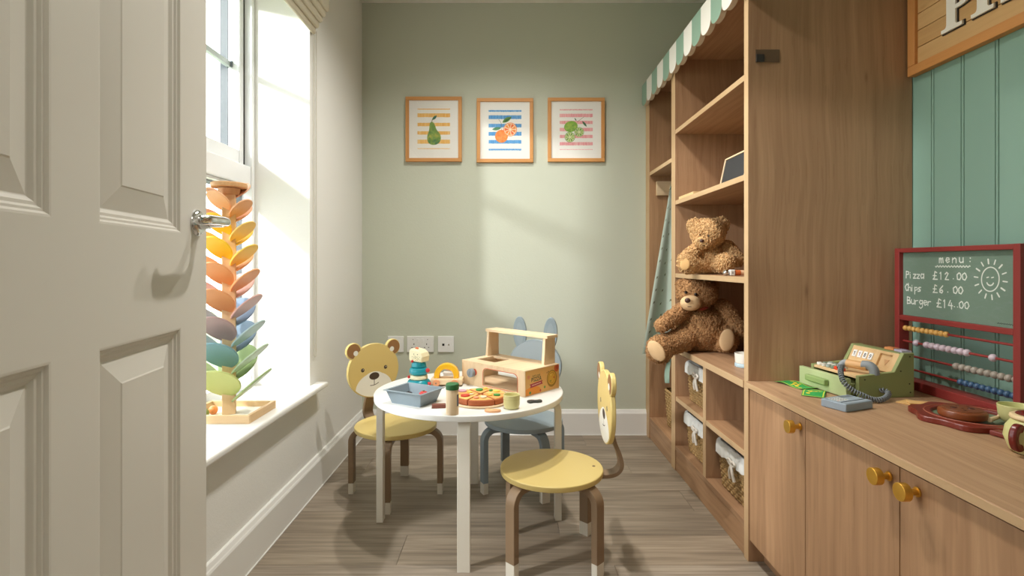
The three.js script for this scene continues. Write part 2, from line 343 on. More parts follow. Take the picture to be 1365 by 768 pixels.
// ---------------------------------------------------------------- lamps
{
  for (const [x, dd] of CEILING_LAMPS) {
    const t = thing('ceiling_downlight', dd < 1.8 ? 'small round white ceiling downlight above the side-on bear chair' : 'small round white ceiling downlight above the round table', 'ceiling light', [x, H, -dd], 0, 'ceiling downlights');
    part('bezel', lathe([[0.034, 0], [0.036, -0.006], [0.044, -0.006], [0.046, 0]], 32), MT.gloss, t);
    part('lens', disc(0.034, 0.003, 0.001, 32), mat([255, 240, 215], 0.5, { emissive: new THREE.Color(1, 0.86, 0.66), emissiveIntensity: 4 }), t, [0, -0.004, 0]);
    const s = new THREE.SpotLight(new THREE.Color(1, 0.965, 0.905), DOWNLIGHT, 0, 1.25, 0.75, 2);
    s.position.set(x, H - 0.012, -dd); s.target.position.set(x, 0, -dd); s.castShadow = true; s.shadow.radius = 1.7; s.shadow.mapSize.set(1024, 1024); scene.add(s, s.target);
  }
  // bright corridor behind the viewer: one square ceiling panel
  const t = thing('corridor_light_panel', 'square ceiling light panel in the corridor behind the viewer', 'ceiling light', [0.1, H, 0.75]);
  part('panel', span(-0.5, 0.5, -0.012, 0, -0.4, 0.4, 0.002), mat([255, 245, 225], 0.5, { emissive: new THREE.Color(1, 0.9, 0.74), emissiveIntensity: 2.5 }), t);
  const r = new THREE.RectAreaLight(new THREE.Color(1, 0.955, 0.89), CORRIDOR, 1.0, 0.8);
  r.position.set(0.1, H - 0.016, 0.75); r.lookAt(0.1, 0, 0.75); scene.add(r);
  // lamp on a stand outside the window, low enough to rake through the panes
  const fl = thing('studio_lamp', 'black studio lamp on a stand outside the window', 'lamp', [FLASH_AT[0], -0.27, FLASH_AT[2]]);
  const dir = new THREE.Vector3(-0.95 - FLASH_AT[0], 1.15 - FLASH_AT[1], -1.75 - FLASH_AT[2]).normalize();
  const h = FLASH_AT[1] + 0.27;
  part('stand', merge([cyl(0.012, 0.014, h - 0.1, 12).translate(-dir.x * 0.12, (h - 0.1) / 2, -dir.z * 0.12), ...[0, 1, 2].map((k) => cyl(0.008, 0.008, 0.5, 8).rotateZ(1.1).translate(0.2, 0.115, 0).rotateY(k * 2.094).translate(-dir.x * 0.12, 0, -dir.z * 0.12))]), MT.black, fl);
  const q = new THREE.Quaternion().setFromUnitVectors(new THREE.Vector3(0, 1, 0), dir);
  const hd = part('lamp_head', lathe([[0.0001, -0.22], [0.05, -0.22], [0.055, -0.2], [0.055, -0.06], [0.07, -0.015], [0.066, -0.015], [0.05, -0.02], [0.0001, -0.02]], 32), MT.black, fl, [0, h, 0]); hd.quaternion.copy(q);
  const em = part('lamp_face', cyl(0.045, 0.045, 0.004, 32).translate(0, -0.017, 0), mat([255, 255, 255], 0.5, { emissive: new THREE.Color(0.99, 1, 1), emissiveIntensity: 6 }), fl, [0, h, 0]); em.quaternion.copy(q);
  const s = new THREE.SpotLight(new THREE.Color(0.99, 1, 1), FLASH, 0, 0.95, 0.25, 2);
  s.position.set(...FLASH_AT); s.target.position.set(-0.95, 1.15, -1.75); s.castShadow = true; s.shadow.radius = 3; s.shadow.mapSize.set(2048, 2048); scene.add(s, s.target);
}
// ---------------------------------------------------------------- fitted oak furniture
const FX = 0.764, BX = 1.285;                        // front plane and back of the cabinets
{
  const O = () => oakTones[Math.floor(rnd() * 3)];
  const zf = (a, b) => [-a, -b];
  // narrow bay with the peg rail
  const a = thing('tall_alcove_unit', 'narrow tall oak alcove beside the sage green wall with apron and peg rail', 'shelf unit');
  part('side_panel', span(FX, BX, 0, 1.91, -2.885, -DB + 0.001, 0.0015, 'y'), O(), a);
  part('side_panel', span(FX, BX, 0.0, 1.91, -2.466, -2.49, 0.0015, 'y'), O(), a);
  part('back_panel', span(BX - 0.012, BX, 0.1, 1.9, -2.49, -2.885, 0, 'y'), O(), a);
  part('top_panel', span(FX, BX - 0.012, 1.885, 1.91, -2.49, -2.885, 0.0015, 'z'), O(), a);
  part('shelf', span(FX + 0.002, BX - 0.012, 1.426, 1.446, -2.49, -2.885, 0.0015, 'z'), O(), a);
  part('bottom_shelf', span(FX + 0.001, BX - 0.012, 0.095, 0.115, -2.49, -2.885, 0.0015, 'z'), O(), a);
  part('plinth', span(FX + 0.004, FX + 0.022, 0, 0.095, -2.49, -2.885, 0.001, 'z'), O(), a);
  const band = (parent, y0, y1, d0, d1, x = FX) => part('edge_band', span(x - 0.0009, x + 0.0003, y0 + 0.0006, y1 - 0.0006, -d0, -d1, 0, y1 - y0 > 0.2 ? 'y' : 'z'), MT.oakEdge, parent);
  band(a, 0, 1.9, 2.886, 2.954); band(a, 0, 1.9, 2.467, 2.4895); band(a, 1.426, 1.446, 2.4905, 2.8845, FX + 0.002);
  const rail = part('peg_rail', span(0.80, 1.2, 1.318, 1.395, -2.867, -2.885, 0.002, 'x'), MT.pale, a);
  for (const x of [0.872, 1.1]) part('peg', cyl(0.009, 0.007, 0.045, 16).rotateX(Math.PI / 2 - 0.15).translate(x, 1.362, -2.846), MT.pale, rail);

  const b = thing('tall_shelf_unit', 'tall oak shelf unit holding the teddy bears and baskets', 'shelf unit');
  part('side_panel', span(FX, BX, 0, 1.91, -2.437, -2.465, 0.0015, 'y'), O(), b);
  const end = part('end_panel', span(FX - 0.001, BX, 0, 2.05, -1.69, -1.72, 0.0015, 'y'), O(), b);
  part('back_panel', span(BX - 0.012, BX, 0.1, 1.9, -1.72, -2.437, 0, 'y'), O(), b);
  part('top_panel', span(FX, BX - 0.012, 1.885, 1.91, -1.72, -2.437, 0.0015, 'z'), O(), b);
  for (const y of [1.563, 1.2386, 0.905]) part('shelf', span(FX + 0.002, BX - 0.012, y - 0.02, y, -1.72, -2.437, 0.0015, 'z'), O(), b);
  part('counter_shelf', span(FX - 0.004, BX - 0.012, 0.546, 0.571, -1.72, -2.437, 0.002, 'z'), O(), b);
  part('divider', span(FX + 0.003, BX - 0.012, 0.115, 0.546, -2.065, -2.095, 0.0015, 'y'), O(), b);
  for (const [p, q] of [[1.72, 2.065], [2.095, 2.437]]) part('lower_shelf', span(FX + 0.004, BX - 0.012, 0.32, 0.34, -p, -q, 0.0015, 'z'), O(), b);
  part('bottom_shelf', span(FX + 0.001, BX - 0.012, 0.095, 0.115, -1.72, -2.437, 0.0015, 'z'), O(), b);
  part('plinth', span(FX + 0.004, FX + 0.022, 0, 0.095, -1.72, -2.437, 0.001, 'z'), O(), b);
  band(b, 0, 1.9, 2.438, 2.4645); band(b, 0, 2.049, 1.6908, 1.7192, FX - 0.001);
  for (const y of [1.563, 1.2386, 0.905]) band(b, y - 0.02, y, 1.7205, 2.4365, FX + 0.002);
  band(b, 0.546, 0.571, 1.7205, 2.4365, FX - 0.004); band(b, 0.115, 0.5455, 2.0655, 2.0945, FX + 0.003);
  for (const [p, q] of [[1.7205, 2.0645], [2.0955, 2.4365]]) band(b, 0.32, 0.34, p, q, FX + 0.004);
  const pl = part('hinge_plate', span(0.785, 0.862, 1.589, 1.630, -1.6885, -1.69, 0.0008), mat([98, 76, 56], 0.5), end);
  part('hinge_block', span(0.787, 0.812, 1.5905, 1.614, -1.686, -1.6885, 0.0008), mat([48, 44, 42], 0.5), end);

  // striped scalloped awning fixed to the front of both units
  const aw = thing('scalloped_awning', 'green and white striped scalloped wooden awning along the top of the shelves', 'awning');
  const wds = 0.1, cols = [mat([137, 167, 148], 0.5), mat([235, 232, 224], 0.5)], edge = mat([206, 186, 160], 0.6);
  for (let k = 0; k < 13; k++) {
    const d1 = 2.94 - k * wds, y0 = 1.811, y1 = 1.932, s = new THREE.Shape(), w = wds;
    s.moveTo(0, y1); s.lineTo(0, y0 + 0.035); s.bezierCurveTo(0.004, y0 + 0.01, 0.022, y0, w / 2, y0); s.bezierCurveTo(w - 0.022, y0, w - 0.004, y0 + 0.01, w, y0 + 0.035); s.lineTo(w, y1); s.closePath();
    const g = new THREE.ExtrudeGeometry(s, { depth: 0.02, bevelEnabled: false, curveSegments: 14 });
    g.rotateY(-Math.PI / 2); // shape x -> +z ; extrusion -> -x
    const m = part('scallop', g, [cols[k % 2], edge], aw, [0.758, 0, -d1]);
  }
  part('batten', span(0.7582, 0.7626, 1.84, 1.925, -1.725, -2.94, 0), edge, aw);

  // base cabinets under the counter
  const knobGeo = merge([disc(0.0168, 0.0155, 0.0012, 40).translate(0, 0.0205, 0), cyl(0.0062, 0.0062, 0.0205, 24).translate(0, 0.01025, 0), disc(0.0095, 0.003, 0.0008, 30)]).rotateZ(Math.PI / 2);
  function base(name, label, dFar, dNear, doors) {
    const c = thing(name, label, 'cabinet', [0, 0, 0], 0, 'oak base cabinets under the counter');
    part('carcass', merge([span(0.79, BX, 0.07, 0.545, -dFar, -dFar + 0.018, 0, 'y'), span(0.79, BX, 0.07, 0.545, -dNear - 0.018, -dNear, 0, 'y'), span(0.79, BX, 0.07, 0.088, -dFar, -dNear, 0, 'z'), span(BX - 0.012, BX, 0.07, 0.545, -dFar, -dNear, 0, 'y')]), O(), c);
    part('plinth', span(0.812, 0.83, 0, 0.07, -dFar, -dNear, 0.001, 'z'), O(), c);
    for (const [p, q, kn] of doors) {
      const m = part('door', span(0.766, 0.785, 0.07, 0.549, -p + 0.0012, -q - 0.0012, 0.0012, 'y'), O(), c);
      part('knob', knobGeo.clone(), MT.brass, m, [0.766, 0.5205, -kn]);
    }
    return c;
  }
  base('base_cabinet', 'single-door oak base cabinet beside the tall end panel', 1.689, 1.3716, [[1.689, 1.3716, 1.395]]);
  base('base_cabinet', 'oak base cabinet with a pair of doors and two facing brass knobs', 1.3714, 0.709, [[1.3716, 1.0404, 1.0685], [1.0404, 0.709, 0.9945]]);
  base('base_cabinet', 'oak base cabinet at the doorway end of the counter', 0.7088, 0.38, [[0.709, 0.38, 0.41]]);
  const wt = thing('counter_worktop', 'long low oak worktop along the boarded wall with the toy till on it', 'worktop');
  part('board', span(0.752, XR - 0.001, 0.557, 0.575, -1.6895, -0.37, 0.002, 'z'), O(), wt);
  part('edge_band', span(0.7512, 0.7524, 0.5585, 0.5735, -1.688, -0.371, 0, 'z'), MT.oakEdge, wt);
}
const YC = 0.575;                                     // counter height
// ---------------------------------------------------------------- sign on the boarded wall
{
  const s = thing('wall_sign', 'framed plank sign with white serif letters on the boarded wall', 'sign');
  const dA = 1.682, dB = 0.98, y0 = 1.538, y1 = 1.86, xw = XR, xf = 1.262, fw = 0.03;
  const fr = mat([228, 178, 124], 0.5, { map: pale });
  for (const [p, q, u, v, gr] of [[dA, dB, y0, y0 + fw, 'z'], [dA, dB, y1 - fw, y1, 'z'], [dA, dA - fw, y0 + fw, y1 - fw, 'y'], [dB + fw, dB, y0 + fw, y1 - fw, 'y']])
    part('frame_bar', span(xf, xw - 0.0005, u, v, -p, -q, 0.002, gr), fr, s);
  const tones = [[232, 208, 170], [224, 198, 158], [238, 216, 180]].map((c) => mat(c, 0.6, { map: pale }));
  const n = 5, ph = (y1 - y0 - 2 * fw) / n;
  for (let k = 0; k < n; k++) part('plank', span(1.272, xw - 0.001, y0 + fw + k * ph + 0.0008, y0 + fw + (k + 1) * ph - 0.0008, -dA + fw, -dB - fw, 0.0015, 'z'), tones[k % 3], s);
  const font = await new FontLoader().loadAsync('fonts/droid/droid_serif_bold.typeface.json');
  const white = mat([240, 234, 220], 0.5), dark = mat([40, 32, 26], 0.6);
  const at = { P: 1.557, I: 1.457, Z: 1.372, Z2: 1.262, A: 1.16 };
  for (const [key, d] of Object.entries(at)) {
    const ch = key[0], mk = (h, bev) => new TextGeometry(ch, { font, size: 0.142, depth: h, curveSegments: 6, bevelEnabled: bev > 0, bevelSize: bev, bevelThickness: 0.0002, bevelSegments: 1 });
    const L = part('letter', mk(0.005, 0).rotateY(-Math.PI / 2), white, s, [1.268, 1.617, -d]);
    L.userData.label = 'white letter ' + ch;
    part('letter_edge', mk(0.004, 0.0028).rotateY(-Math.PI / 2), dark, L, [0.0045, 0, 0]);
  }
}
// ---------------------------------------------------------------- framed prints
{
  const frameM = mat([236, 192, 140], 0.5, { map: pale });
  const leaf = (g, x, y, a, l, w, c) => { g.save(); g.translate(x, y); g.rotate(a); g.fillStyle = c; g.beginPath(); g.moveTo(0, 0); g.quadraticCurveTo(l * 0.5, -w, l, 0); g.quadraticCurveTo(l * 0.5, w, 0, 0); g.fill(); g.restore(); };
  function blot(g, cols, cx, cy, rx, ry, n, r0, r1) { for (let k = 0; k < n; k++) { const a = rnd() * 6.283, q = Math.sqrt(rnd()); g.globalAlpha = 0.25; g.fillStyle = cols[k % cols.length]; g.beginPath(); g.arc(cx + Math.cos(a) * q * rx, cy + Math.sin(a) * q * ry, rr(r0, r1), 0, 6.3); g.fill(); } g.globalAlpha = 1; }
  function stripes(g, cols, list) { for (const [y0, y1] of list) { for (let x = 82; x < 400; x += 6) { g.globalAlpha = rr(0.8, 1); g.fillStyle = cols[Math.floor(rnd() * cols.length)]; g.fillRect(x, y0 + rr(-1, 1), 7, y1 - y0 + rr(-1, 1)); } } g.globalAlpha = 1; }
  function slice(g, x, y, r, rim, flesh, line) { g.fillStyle = rim; g.beginPath(); g.arc(x, y, r, 0, 6.3); g.fill(); g.fillStyle = '#f6ead0'; g.beginPath(); g.arc(x, y, r * 0.9, 0, 6.3); g.fill(); for (let k = 0; k < 9; k++) { const a = k * 0.698; g.fillStyle = flesh[k % flesh.length]; g.beginPath(); g.moveTo(x + Math.cos(a + 0.35) * r * 0.12, y + Math.sin(a + 0.35) * r * 0.12); g.arc(x, y, r * 0.83, a + 0.06, a + 0.64); g.closePath(); g.fill(); } g.fillStyle = line; g.beginPath(); g.arc(x, y, r * 0.1, 0, 6.3); g.fill(); }
  const prints = [
    (g) => { stripes(g, ['#f3bd5e', '#f6c978', '#eeb04e'], [[79, 88], [124, 160], [214, 246], [294, 326], [374, 412], [456, 462]]);
      g.fillStyle = '#7f9e4a'; g.beginPath(); g.moveTo(222, 205); g.bezierCurveTo(255, 205, 252, 265, 285, 300); g.bezierCurveTo(335, 345, 310, 424, 240, 424); g.bezierCurveTo(170, 424, 165, 350, 192, 300); g.bezierCurveTo(205, 265, 190, 205, 222, 205); g.fill();
      g.save(); g.clip(); blot(g, ['#5f8a3c', '#3f7a50', '#c9bf55', '#8fb050', '#6d9a44'], 240, 330, 75, 110, 160, 6, 22); blot(g, ['#d9c763', '#cfc05a'], 215, 340, 18, 20, 12, 4, 10); blot(g, ['#2f6a62', '#3b7450'], 262, 400, 60, 22, 30, 6, 14); g.restore();
      g.strokeStyle = '#5a5a34'; g.lineWidth = 5; g.beginPath(); g.moveTo(222, 205); g.lineTo(228, 178); g.stroke(); leaf(g, 226, 186, -0.75, 62, 26, '#4d7f52'); leaf(g, 232, 180, -0.7, 50, 14, '#2f6a5a'); },
    (g) => { stripes(g, ['#3f8fd0', '#5aa3dc', '#4a98d6'], [[80, 96], [130, 166], [212, 246], [290, 326], [368, 402], [452, 468]]);
      g.strokeStyle = '#7a6a50'; g.lineWidth = 3; g.beginPath(); g.moveTo(206, 284); g.quadraticCurveTo(225, 220, 180, 170); g.stroke();
      leaf(g, 215, 200, -0.55, 105, 40, '#5f8f3a'); leaf(g, 230, 195, -0.55, 80, 18, '#34703a'); leaf(g, 205, 250, 2.95, 90, 30, '#4f8a60');
      g.fillStyle = '#f08a3c'; g.beginPath(); g.arc(207, 332, 62, 0, 6.3); g.fill(); blot(g, ['#f4a04c', '#e8672e', '#f7b070'], 207, 332, 50, 50, 90, 5, 14);
      slice(g, 292, 266, 66, '#f0873a', ['#f08a34', '#ee6f2c', '#f59a4a'], '#fbe9c8'); },
    (g) => { stripes(g, ['#eba0a4', '#e8949c', '#f0b0b0'], [[76, 86], [120, 152], [188, 218], [256, 288], [324, 354], [394, 424], [462, 467]]);
      leaf(g, 300, 190, 0.9, 70, 20, '#2f6a44'); leaf(g, 225, 160, 1.0, 34, 10, '#305a40'); g.strokeStyle = '#7a6a50'; g.lineWidth = 3; g.beginPath(); g.moveTo(250, 200); g.lineTo(315, 150); g.stroke();
      g.fillStyle = '#7fae3c'; g.beginPath(); g.ellipse(190, 243, 66, 52, -0.25, 0, 6.3); g.fill(); blot(g, ['#9cc048', '#5f9434', '#c2cf6a'], 190, 243, 52, 40, 90, 5, 13);
      slice(g, 270, 296, 46, '#5f9a3a', ['#8fb84e', '#6fa03c'], '#e6ecc0'); slice(g, 180, 345, 50, '#5f9a3a', ['#9cc258', '#76a644'], '#e6ecc0'); },
  ];
  [[540.4, 615.4, 128.6, 215.2, 'oak framed print of a green pear on yellow stripes'], [635.4, 710.8, 130.6, 216.2, 'oak framed print of oranges on blue stripes'], [730.3, 806.2, 130, 215.4, 'oak framed print of limes on pink stripes']].forEach(([x0, x1, y0, y1, label], i) => {
    const d = 2.935, a = W(x0, y1, d), b = W(x1, y0, d), w = b.x - a.x, h = b.y - a.y, f = 0.0192;
    const t = thing('framed_print', label, 'picture', [(a.x + b.x) / 2, (a.y + b.y) / 2, -DB], 0, 'fruit prints on the sage wall');
    for (const [x, y, ww, hh, gr] of [[0, h / 2 - f / 2, w, f, 'x'], [0, -h / 2 + f / 2, w, f, 'x'], [-w / 2 + f / 2, 0, f, h - 2 * f, 'y'], [w / 2 - f / 2, 0, f, h - 2 * f, 'y']])
      part('frame_bar', box(ww, hh, 0.02, x, y, 0.01, 0.0015, gr), frameM, t);
    const iw = w - 2 * f, ih = h - 2 * f;
    const tx = canvasTex(482, 550, (g, cw, chh) => { g.fillStyle = '#f1efe9'; g.fillRect(0, 0, cw, chh); prints[i](g); });
    part('print', new THREE.PlaneGeometry(iw, ih).translate(0, 0, 0.0128), mat(null, 0.7, { map: tx }), t);
    part('backing', box(iw, ih, 0.011, 0, 0, 0.0062, 0), mat([200, 190, 170], 0.9), t);
    part('glass', box(iw, ih, 0.0012, 0, 0, 0.0152, 0), MT.glass, t);
  });
}
// ---------------------------------------------------------------- sockets
{
  const pm = mat([236, 236, 234], 0.35);
  const place = (x0, x1, label) => { const a = W(x0, 469.2, DB), b = W(x1, 448, DB); const t = thing('wall_socket', label, 'socket', [(a.x + b.x) / 2, (a.y + b.y) / 2, -DB], 0, 'white electrical plates on the sage wall'); part('plate', box(b.x - a.x, b.y - a.y, 0.009, 0, 0, 0.0045, 0.002), pm, t); return t; };
  const slots = (t, x, y) => { for (const [dx, dy, w, h] of [[0, 0.006, 0.004, 0.009], [-0.011, -0.012, 0.0065, 0.0035], [0.011, -0.012, 0.0065, 0.0035]]) part('slot', box(w, h, 0.0006, x + dx, y + dy, 0.0091, 0), MT.hole, t); };
  const t1 = place(517.3, 538.2, 'blank single white wall plate behind the bear chair'); part('insert', box(0.05, 0.05, 0.002, 0, 0, 0.009, 0.001), pm, t1);
  const t2 = place(542.9, 578.3, 'white double power socket on the sage wall'); slots(t2, -0.035, -0.006); slots(t2, 0.035, -0.006);
  for (const x of [-0.013, 0.013]) { part('switch', box(0.013, 0.02, 0.004, x, 0.02, 0.0095, 0.001), pm, t2); }
  for (const x of [-0.04, 0.04]) part('indicator', box(0.004, 0.004, 0.0006, x, 0.026, 0.0091, 0), mat([70, 60, 58], 0.5), t2);
  const t3 = place(584, 605.1, 'white data and aerial socket plate with small black jack'); part('jack', box(0.012, 0.012, 0.0012, -0.014, -0.003, 0.0092, 0.0003), MT.hole, t3); part('insert', box(0.022, 0.044, 0.002, 0.016, -0.004, 0.009, 0.0008), pm, t3); part('coaxial_plug', cyl(0.005, 0.005, 0.003, 16).rotateX(Math.PI / 2).translate(0.016, -0.003, 0.0105), MT.chrome, t3);
}
// ---------------------------------------------------------------- children's table
const YT = 0.482, TX = -0.145, TD = 1.97;
function bentLeg(ro, t, w, top, R, r0, foot = 0) {       // an L-shaped bent-wood leg in the (x, y) plane
  const s = new THREE.Shape();
  s.moveTo(r0, top); s.lineTo(ro - R, top); s.absarc(ro - R, top - R, R, Math.PI / 2, 0, true); s.lineTo(ro, foot); s.lineTo(ro - t, foot); s.lineTo(ro - t, top - R);
  s.absarc(ro - R, top - R, R - t, 0, Math.PI / 2, false); s.lineTo(r0, top - t); s.closePath();
  return extrude(s, w, 0.0018, 14, 2).translate(0, 0, -w / 2);
}
{
  const t = thing('play_table', 'round white low table with bent legs holding the pizza toys', 'table', [TX, 0, -TD], 0);
  part('table_top', disc(0.345, 0.02, 0.003, 96), MT.tableWhite, t, [0, YT - 0.02, 0]);
  const g = bentLeg(0.34, 0.024, 0.04, YT - 0.02, 0.06, 0.14);
  for (let k = 0; k < 4; k++) part('leg', g, mat([226, 221, 208], 0.4), t, [0, 0, 0], [0, Math.PI / 2 * k + 0.02, 0]);
}
// ---------------------------------------------------------------- children's chairs
{
  const SEAT = 0.287, FY = 0.483, FR = 0.181;
  function bearFace(g, w, h) {
    g.fillStyle = '#dcc078'; g.fillRect(0, 0, w, h);
    g.fillStyle = '#f2efe4'; g.beginPath(); g.ellipse(w * 0.5, h * 0.84, w * 0.36, h * 0.30, 0, 0, 6.3); g.fill();
    g.beginPath(); g.ellipse(w * 0.5, h * 0.66, w * 0.2, h * 0.14, 0, 0, 6.3); g.fill();
    g.fillStyle = '#4d3d2e'; g.beginPath(); g.ellipse(w * 0.5, h * 0.605, w * 0.098, h * 0.068, 0, 0, 6.3); g.fill();
    for (const s of [-1, 1]) { g.beginPath(); g.ellipse(w * (0.5 + s * 0.225), h * 0.47, w * 0.033, h * 0.036, 0, 0, 6.3); g.fill(); g.fillStyle = '#e8e4d8'; g.beginPath(); g.arc(w * (0.51 + s * 0.225), h * 0.46, w * 0.008, 0, 6.3); g.fill(); g.fillStyle = '#4d3d2e'; }
    g.strokeStyle = '#4d3d2e'; g.lineWidth = w * 0.011; g.beginPath(); g.moveTo(w * 0.5, h * 0.66); g.lineTo(w * 0.5, h * 0.765); g.stroke();
    g.beginPath(); g.moveTo(w * 0.42, h * 0.77); g.quadraticCurveTo(w * 0.51, h * 0.785, w * 0.585, h * 0.735); g.stroke();
  }
  function bunnyFace(g, w, h) {
    g.fillStyle = '#b4c1c8'; g.fillRect(0, 0, w, h);
    g.fillStyle = '#eef0ee'; g.beginPath(); g.ellipse(w * 0.5, h * 0.86, w * 0.3, h * 0.26, 0, 0, 6.3); g.fill();
    g.fillStyle = '#4d4a4a'; for (const s of [-1, 1]) { g.beginPath(); g.ellipse(w * (0.5 + s * 0.225), h * 0.5, w * 0.03, h * 0.034, 0, 0, 6.3); g.fill(); }
    g.fillStyle = '#d79a98'; g.beginPath(); g.ellipse(w * 0.5, h * 0.66, w * 0.06, h * 0.045, 0, 0, 6.3); g.fill();
  }
  const faceTex = { bear: canvasTex(512, 480, bearFace), bunny: canvasTex(512, 480, bunnyFace) };
  function chair(name, label, kind, x, d, turn) {       // the sitter faces local +x; the backrest stands at -x
    const t = thing(name, label, 'chair', [x, 0, -d], turn, kind === 'bear' ? 'yellow bear chairs at the round table' : undefined);
    const sm = kind === 'bear' ? MT.seatYellow : MT.seatBlue, lm = kind === 'bear' ? MT.legBrown : MT.legBlue;
    const seat = part('seat', disc(0.167, 0.018, 0.0035, 72), sm, t, [0, SEAT - 0.018, 0]);
    part('screw_cap', cyl(0.005, 0.005, 0.0012, 16).translate(-0.138, 0.0182, 0), mat([110, 84, 60], 0.5), seat);
    const lg = bentLeg(0.194, 0.022, 0.037, SEAT - 0.018, 0.055, 0.06, 0.045), tip = extrude(poly([[0.1724, 0], [0.1936, 0], [0.1936, 0.0455], [0.1724, 0.0455]]), 0.0364, 0.0015).translate(0, 0, -0.0182);
    for (let k = 0; k < 4; k++) { const m = part('leg', lg, lm, t, [0, 0, 0], [0, Math.PI / 4 + k * Math.PI / 2, 0]); part('leg_tip', tip, MT.legTip, m); }
    part('back_support', bentStrip([[-0.085, 0.262], [-0.13, 0.2615], [-0.185, 0.262], [-0.213, 0.272], [-0.226, 0.295], [-0.219, 0.33], [-0.203, 0.37], [-0.1945, 0.41], [-0.194, 0.46], [-0.194, 0.53]], 0.013, 0.046), lm, t);
    const back = new THREE.Group(); back.name = 'backrest'; t.add(back); back.position.set(-0.187, FY, 0); back.rotation.y = Math.PI / 2; // local z faces the sitter
    const w = 0.25, h = 0.235;
    part('face_board', extrude(ellipseShape(w / 2, h / 2), 0.016, 0.003, 48, 3), sm, back);
    const fp = new THREE.ShapeGeometry(ellipseShape(w / 2 - 0.0045, h / 2 - 0.0045), 48), uv = fp.attributes.uv;
    for (let i = 0; i < uv.count; i++) uv.setXY(i, uv.getX(i) / w + 0.5, uv.getY(i) / h + 0.5);
    part('face_paint', fp.translate(0, 0, 0.0163), mat(null, 0.45, { map: faceTex[kind] }), back);
    if (kind === 'bear') for (const s of [-1, 1]) {
      const e = part('ear', extrude(ellipseShape(0.036, 0.036), 0.0155, 0.003, 30, 3), sm, back, [s * 0.096, 0.092, 0.0004]);
      part('ear_paint', new THREE.CircleGeometry(0.031, 32).translate(s * 0.002, 0.001, 0.0157), mat([150, 106, 62], 0.5), e);
      part('ear_spot', new THREE.CircleGeometry(0.011, 24).translate(-s * 0.007, -0.008, 0.0161), mat([236, 232, 220], 0.5), e);
    } else for (const s of [-1, 1]) {
      const e = part('ear', extrude(ellipseShape(0.032, 0.075), 0.0155, 0.003, 30, 3), sm, back, [s * 0.073, 0.146, 0.0004], [0, 0, -s * 0.04]);
      part('ear_paint', new THREE.ShapeGeometry(ellipseShape(0.016, 0.052), 24).translate(0, -0.004, 0.0158), mat([160, 174, 181], 0.5), e);
    }
    return t;
  }
  chair('bear_chair', 'yellow bear-faced chair standing in the corner beside the window wall', 'bear', -0.466, 2.2, -Math.PI / 4);
  chair('bear_chair', 'yellow bear-faced chair seen from its side, between table and shelves', 'bear', 0.14, 1.735, Math.PI);
  chair('bunny_chair', 'blue-grey rabbit-eared chair behind the toy oven', 'bunny', 0.064, 2.276, -Math.PI / 2 - 0.333);
}
